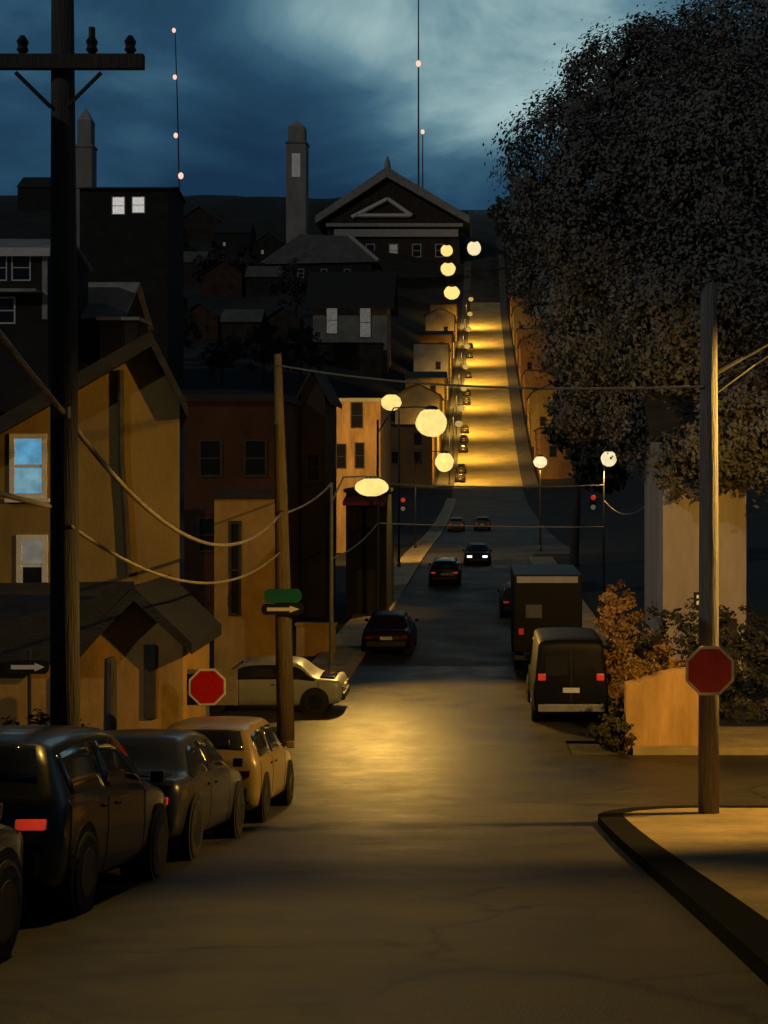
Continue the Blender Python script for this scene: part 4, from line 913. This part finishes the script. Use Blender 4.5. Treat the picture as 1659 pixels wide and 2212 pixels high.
place(car('oncoming_car', 'oncoming car with two white headlights in the dark street', 'car', SEDAN, paint('ink', (.012, .012, .014), .4), red_off, head_on, plate=False), -.35, 97, R(180))
place(car('parked_car', 'dark car showing one red tail light beyond the box truck', 'car', HATCH, paint('coal', (.012, .012, .012), .4), red_low), 1.75, 62)
place(car('distant_car', 'distant car with red lights crossing the valley, left of the pair', 'car', HATCH, paint('ash', (.12, .12, .12), .4), red_on), ax(985, 150), 150)
place(car('distant_car', 'distant car with red lights crossing the valley, right of the pair', 'car', HATCH, paint('smoke', (.08, .08, .08), .4), red_on), ax(1042, 152), 152)
# box truck beyond the van
root = thing('box_truck', 'dark box truck with a pale top edge parked ahead of the black van', 'truck', (2.2, 45.0, T(2.2, 45)))
b = MB(); b.box(-1.15, 1.15, 0, 4.6, .75, 3.35, .04); b.build('cargo_box', paint('truck', (.010, .010, .010), .5), root)
b = MB(); b.box(-1.05, 1.0, -.06, -.003, 3.08, 3.3, .01); b.build('top_rail', trim_grey, root)
b = MB(); b.prism_x([(4.65, .5), (6.5, .5), (6.5, 1.3), (6.1, 1.5), (5.6, 2.4), (4.65, 2.5)], -1.0, 1.0); cab = b.build('cab', paint('truck', (0, 0, 0)), root)
b = MB(); b.prism_x([(6.13, 1.53), (6.08, 1.5), (5.6, 2.32), (5.66, 2.34)], -.85, .85); b.build('windscreen', pane_dark, cab)
for wy in (1.1, 5.4):
    for sx in (-1, 1):
        t = MB(); x = sx * .95; t.tube([(x - .15, wy, .45), (x + .15, wy, .45)], .45, 20); to = t.build('wheel', tyre_m, root); t = MB(); t.tube([(x + sx * .15, wy, .45), (x + sx * .17, wy, .45)], [.27, .22], 16); t.build('rim', rim_m, to)
for sx in (-1, 1):
    t = MB(); t.box(sx * .9 - .08, sx * .9 + .08, -.05, -.003, 1.35, 1.55, .01); t.build('marker_light', red_low, root)
t = MB(); t.box(-.75, -.2, -.04, -.003, 1.9, 2.35, .01); t.build('placard', mat('placard', (.10, .10, .10), rough=.6), root)
t = MB(); t.box(-1.15, 1.15, -.12, .05, .5, .66, .02); t.build('rear_bumper', metal_dark, root)
# small cars parked up the left of the bright street
cp = car('hill_car', 'x', 'car', HATCH, paint('hill', (.02, .018, .015), .5), red_off, group='cars parked up the far street')
names = ['nearest', 'second', 'third', 'fourth', 'fifth', 'sixth', 'seventh', 'eighth', 'ninth', 'tenth']
for i in range(10):
    c = cp if i == 0 else copy_tree(cp); y = (256, 268, 296, 309, 322, 361, 374, 405, 446, 470)[i]
    place(c, -4.25, y); c.scale = (1.05, 1.15, 1.05 + .12 * (i % 3)); c['label'] = f'dark car parked at the left of the bright far street, {names[i]} one uphill'

# ---- unseen house added at the left to keep the moon off the parked cars
H('added_shade_house', 'added two storey house shading the parked cars, just left of the view', -17.5, -7.4, -9, 15.5, P(4), P(4) + 8.2, 3.0, umber_wall, roof_dark, ridge='y', over=.4,
  wins=[('right', -6, 4.6, 1.1, 1.7, pane_dark), ('right', 2, 4.6, 1.1, 1.7, pane_dark), ('right', 8, 4.6, 1.1, 1.7, pane_dark)])
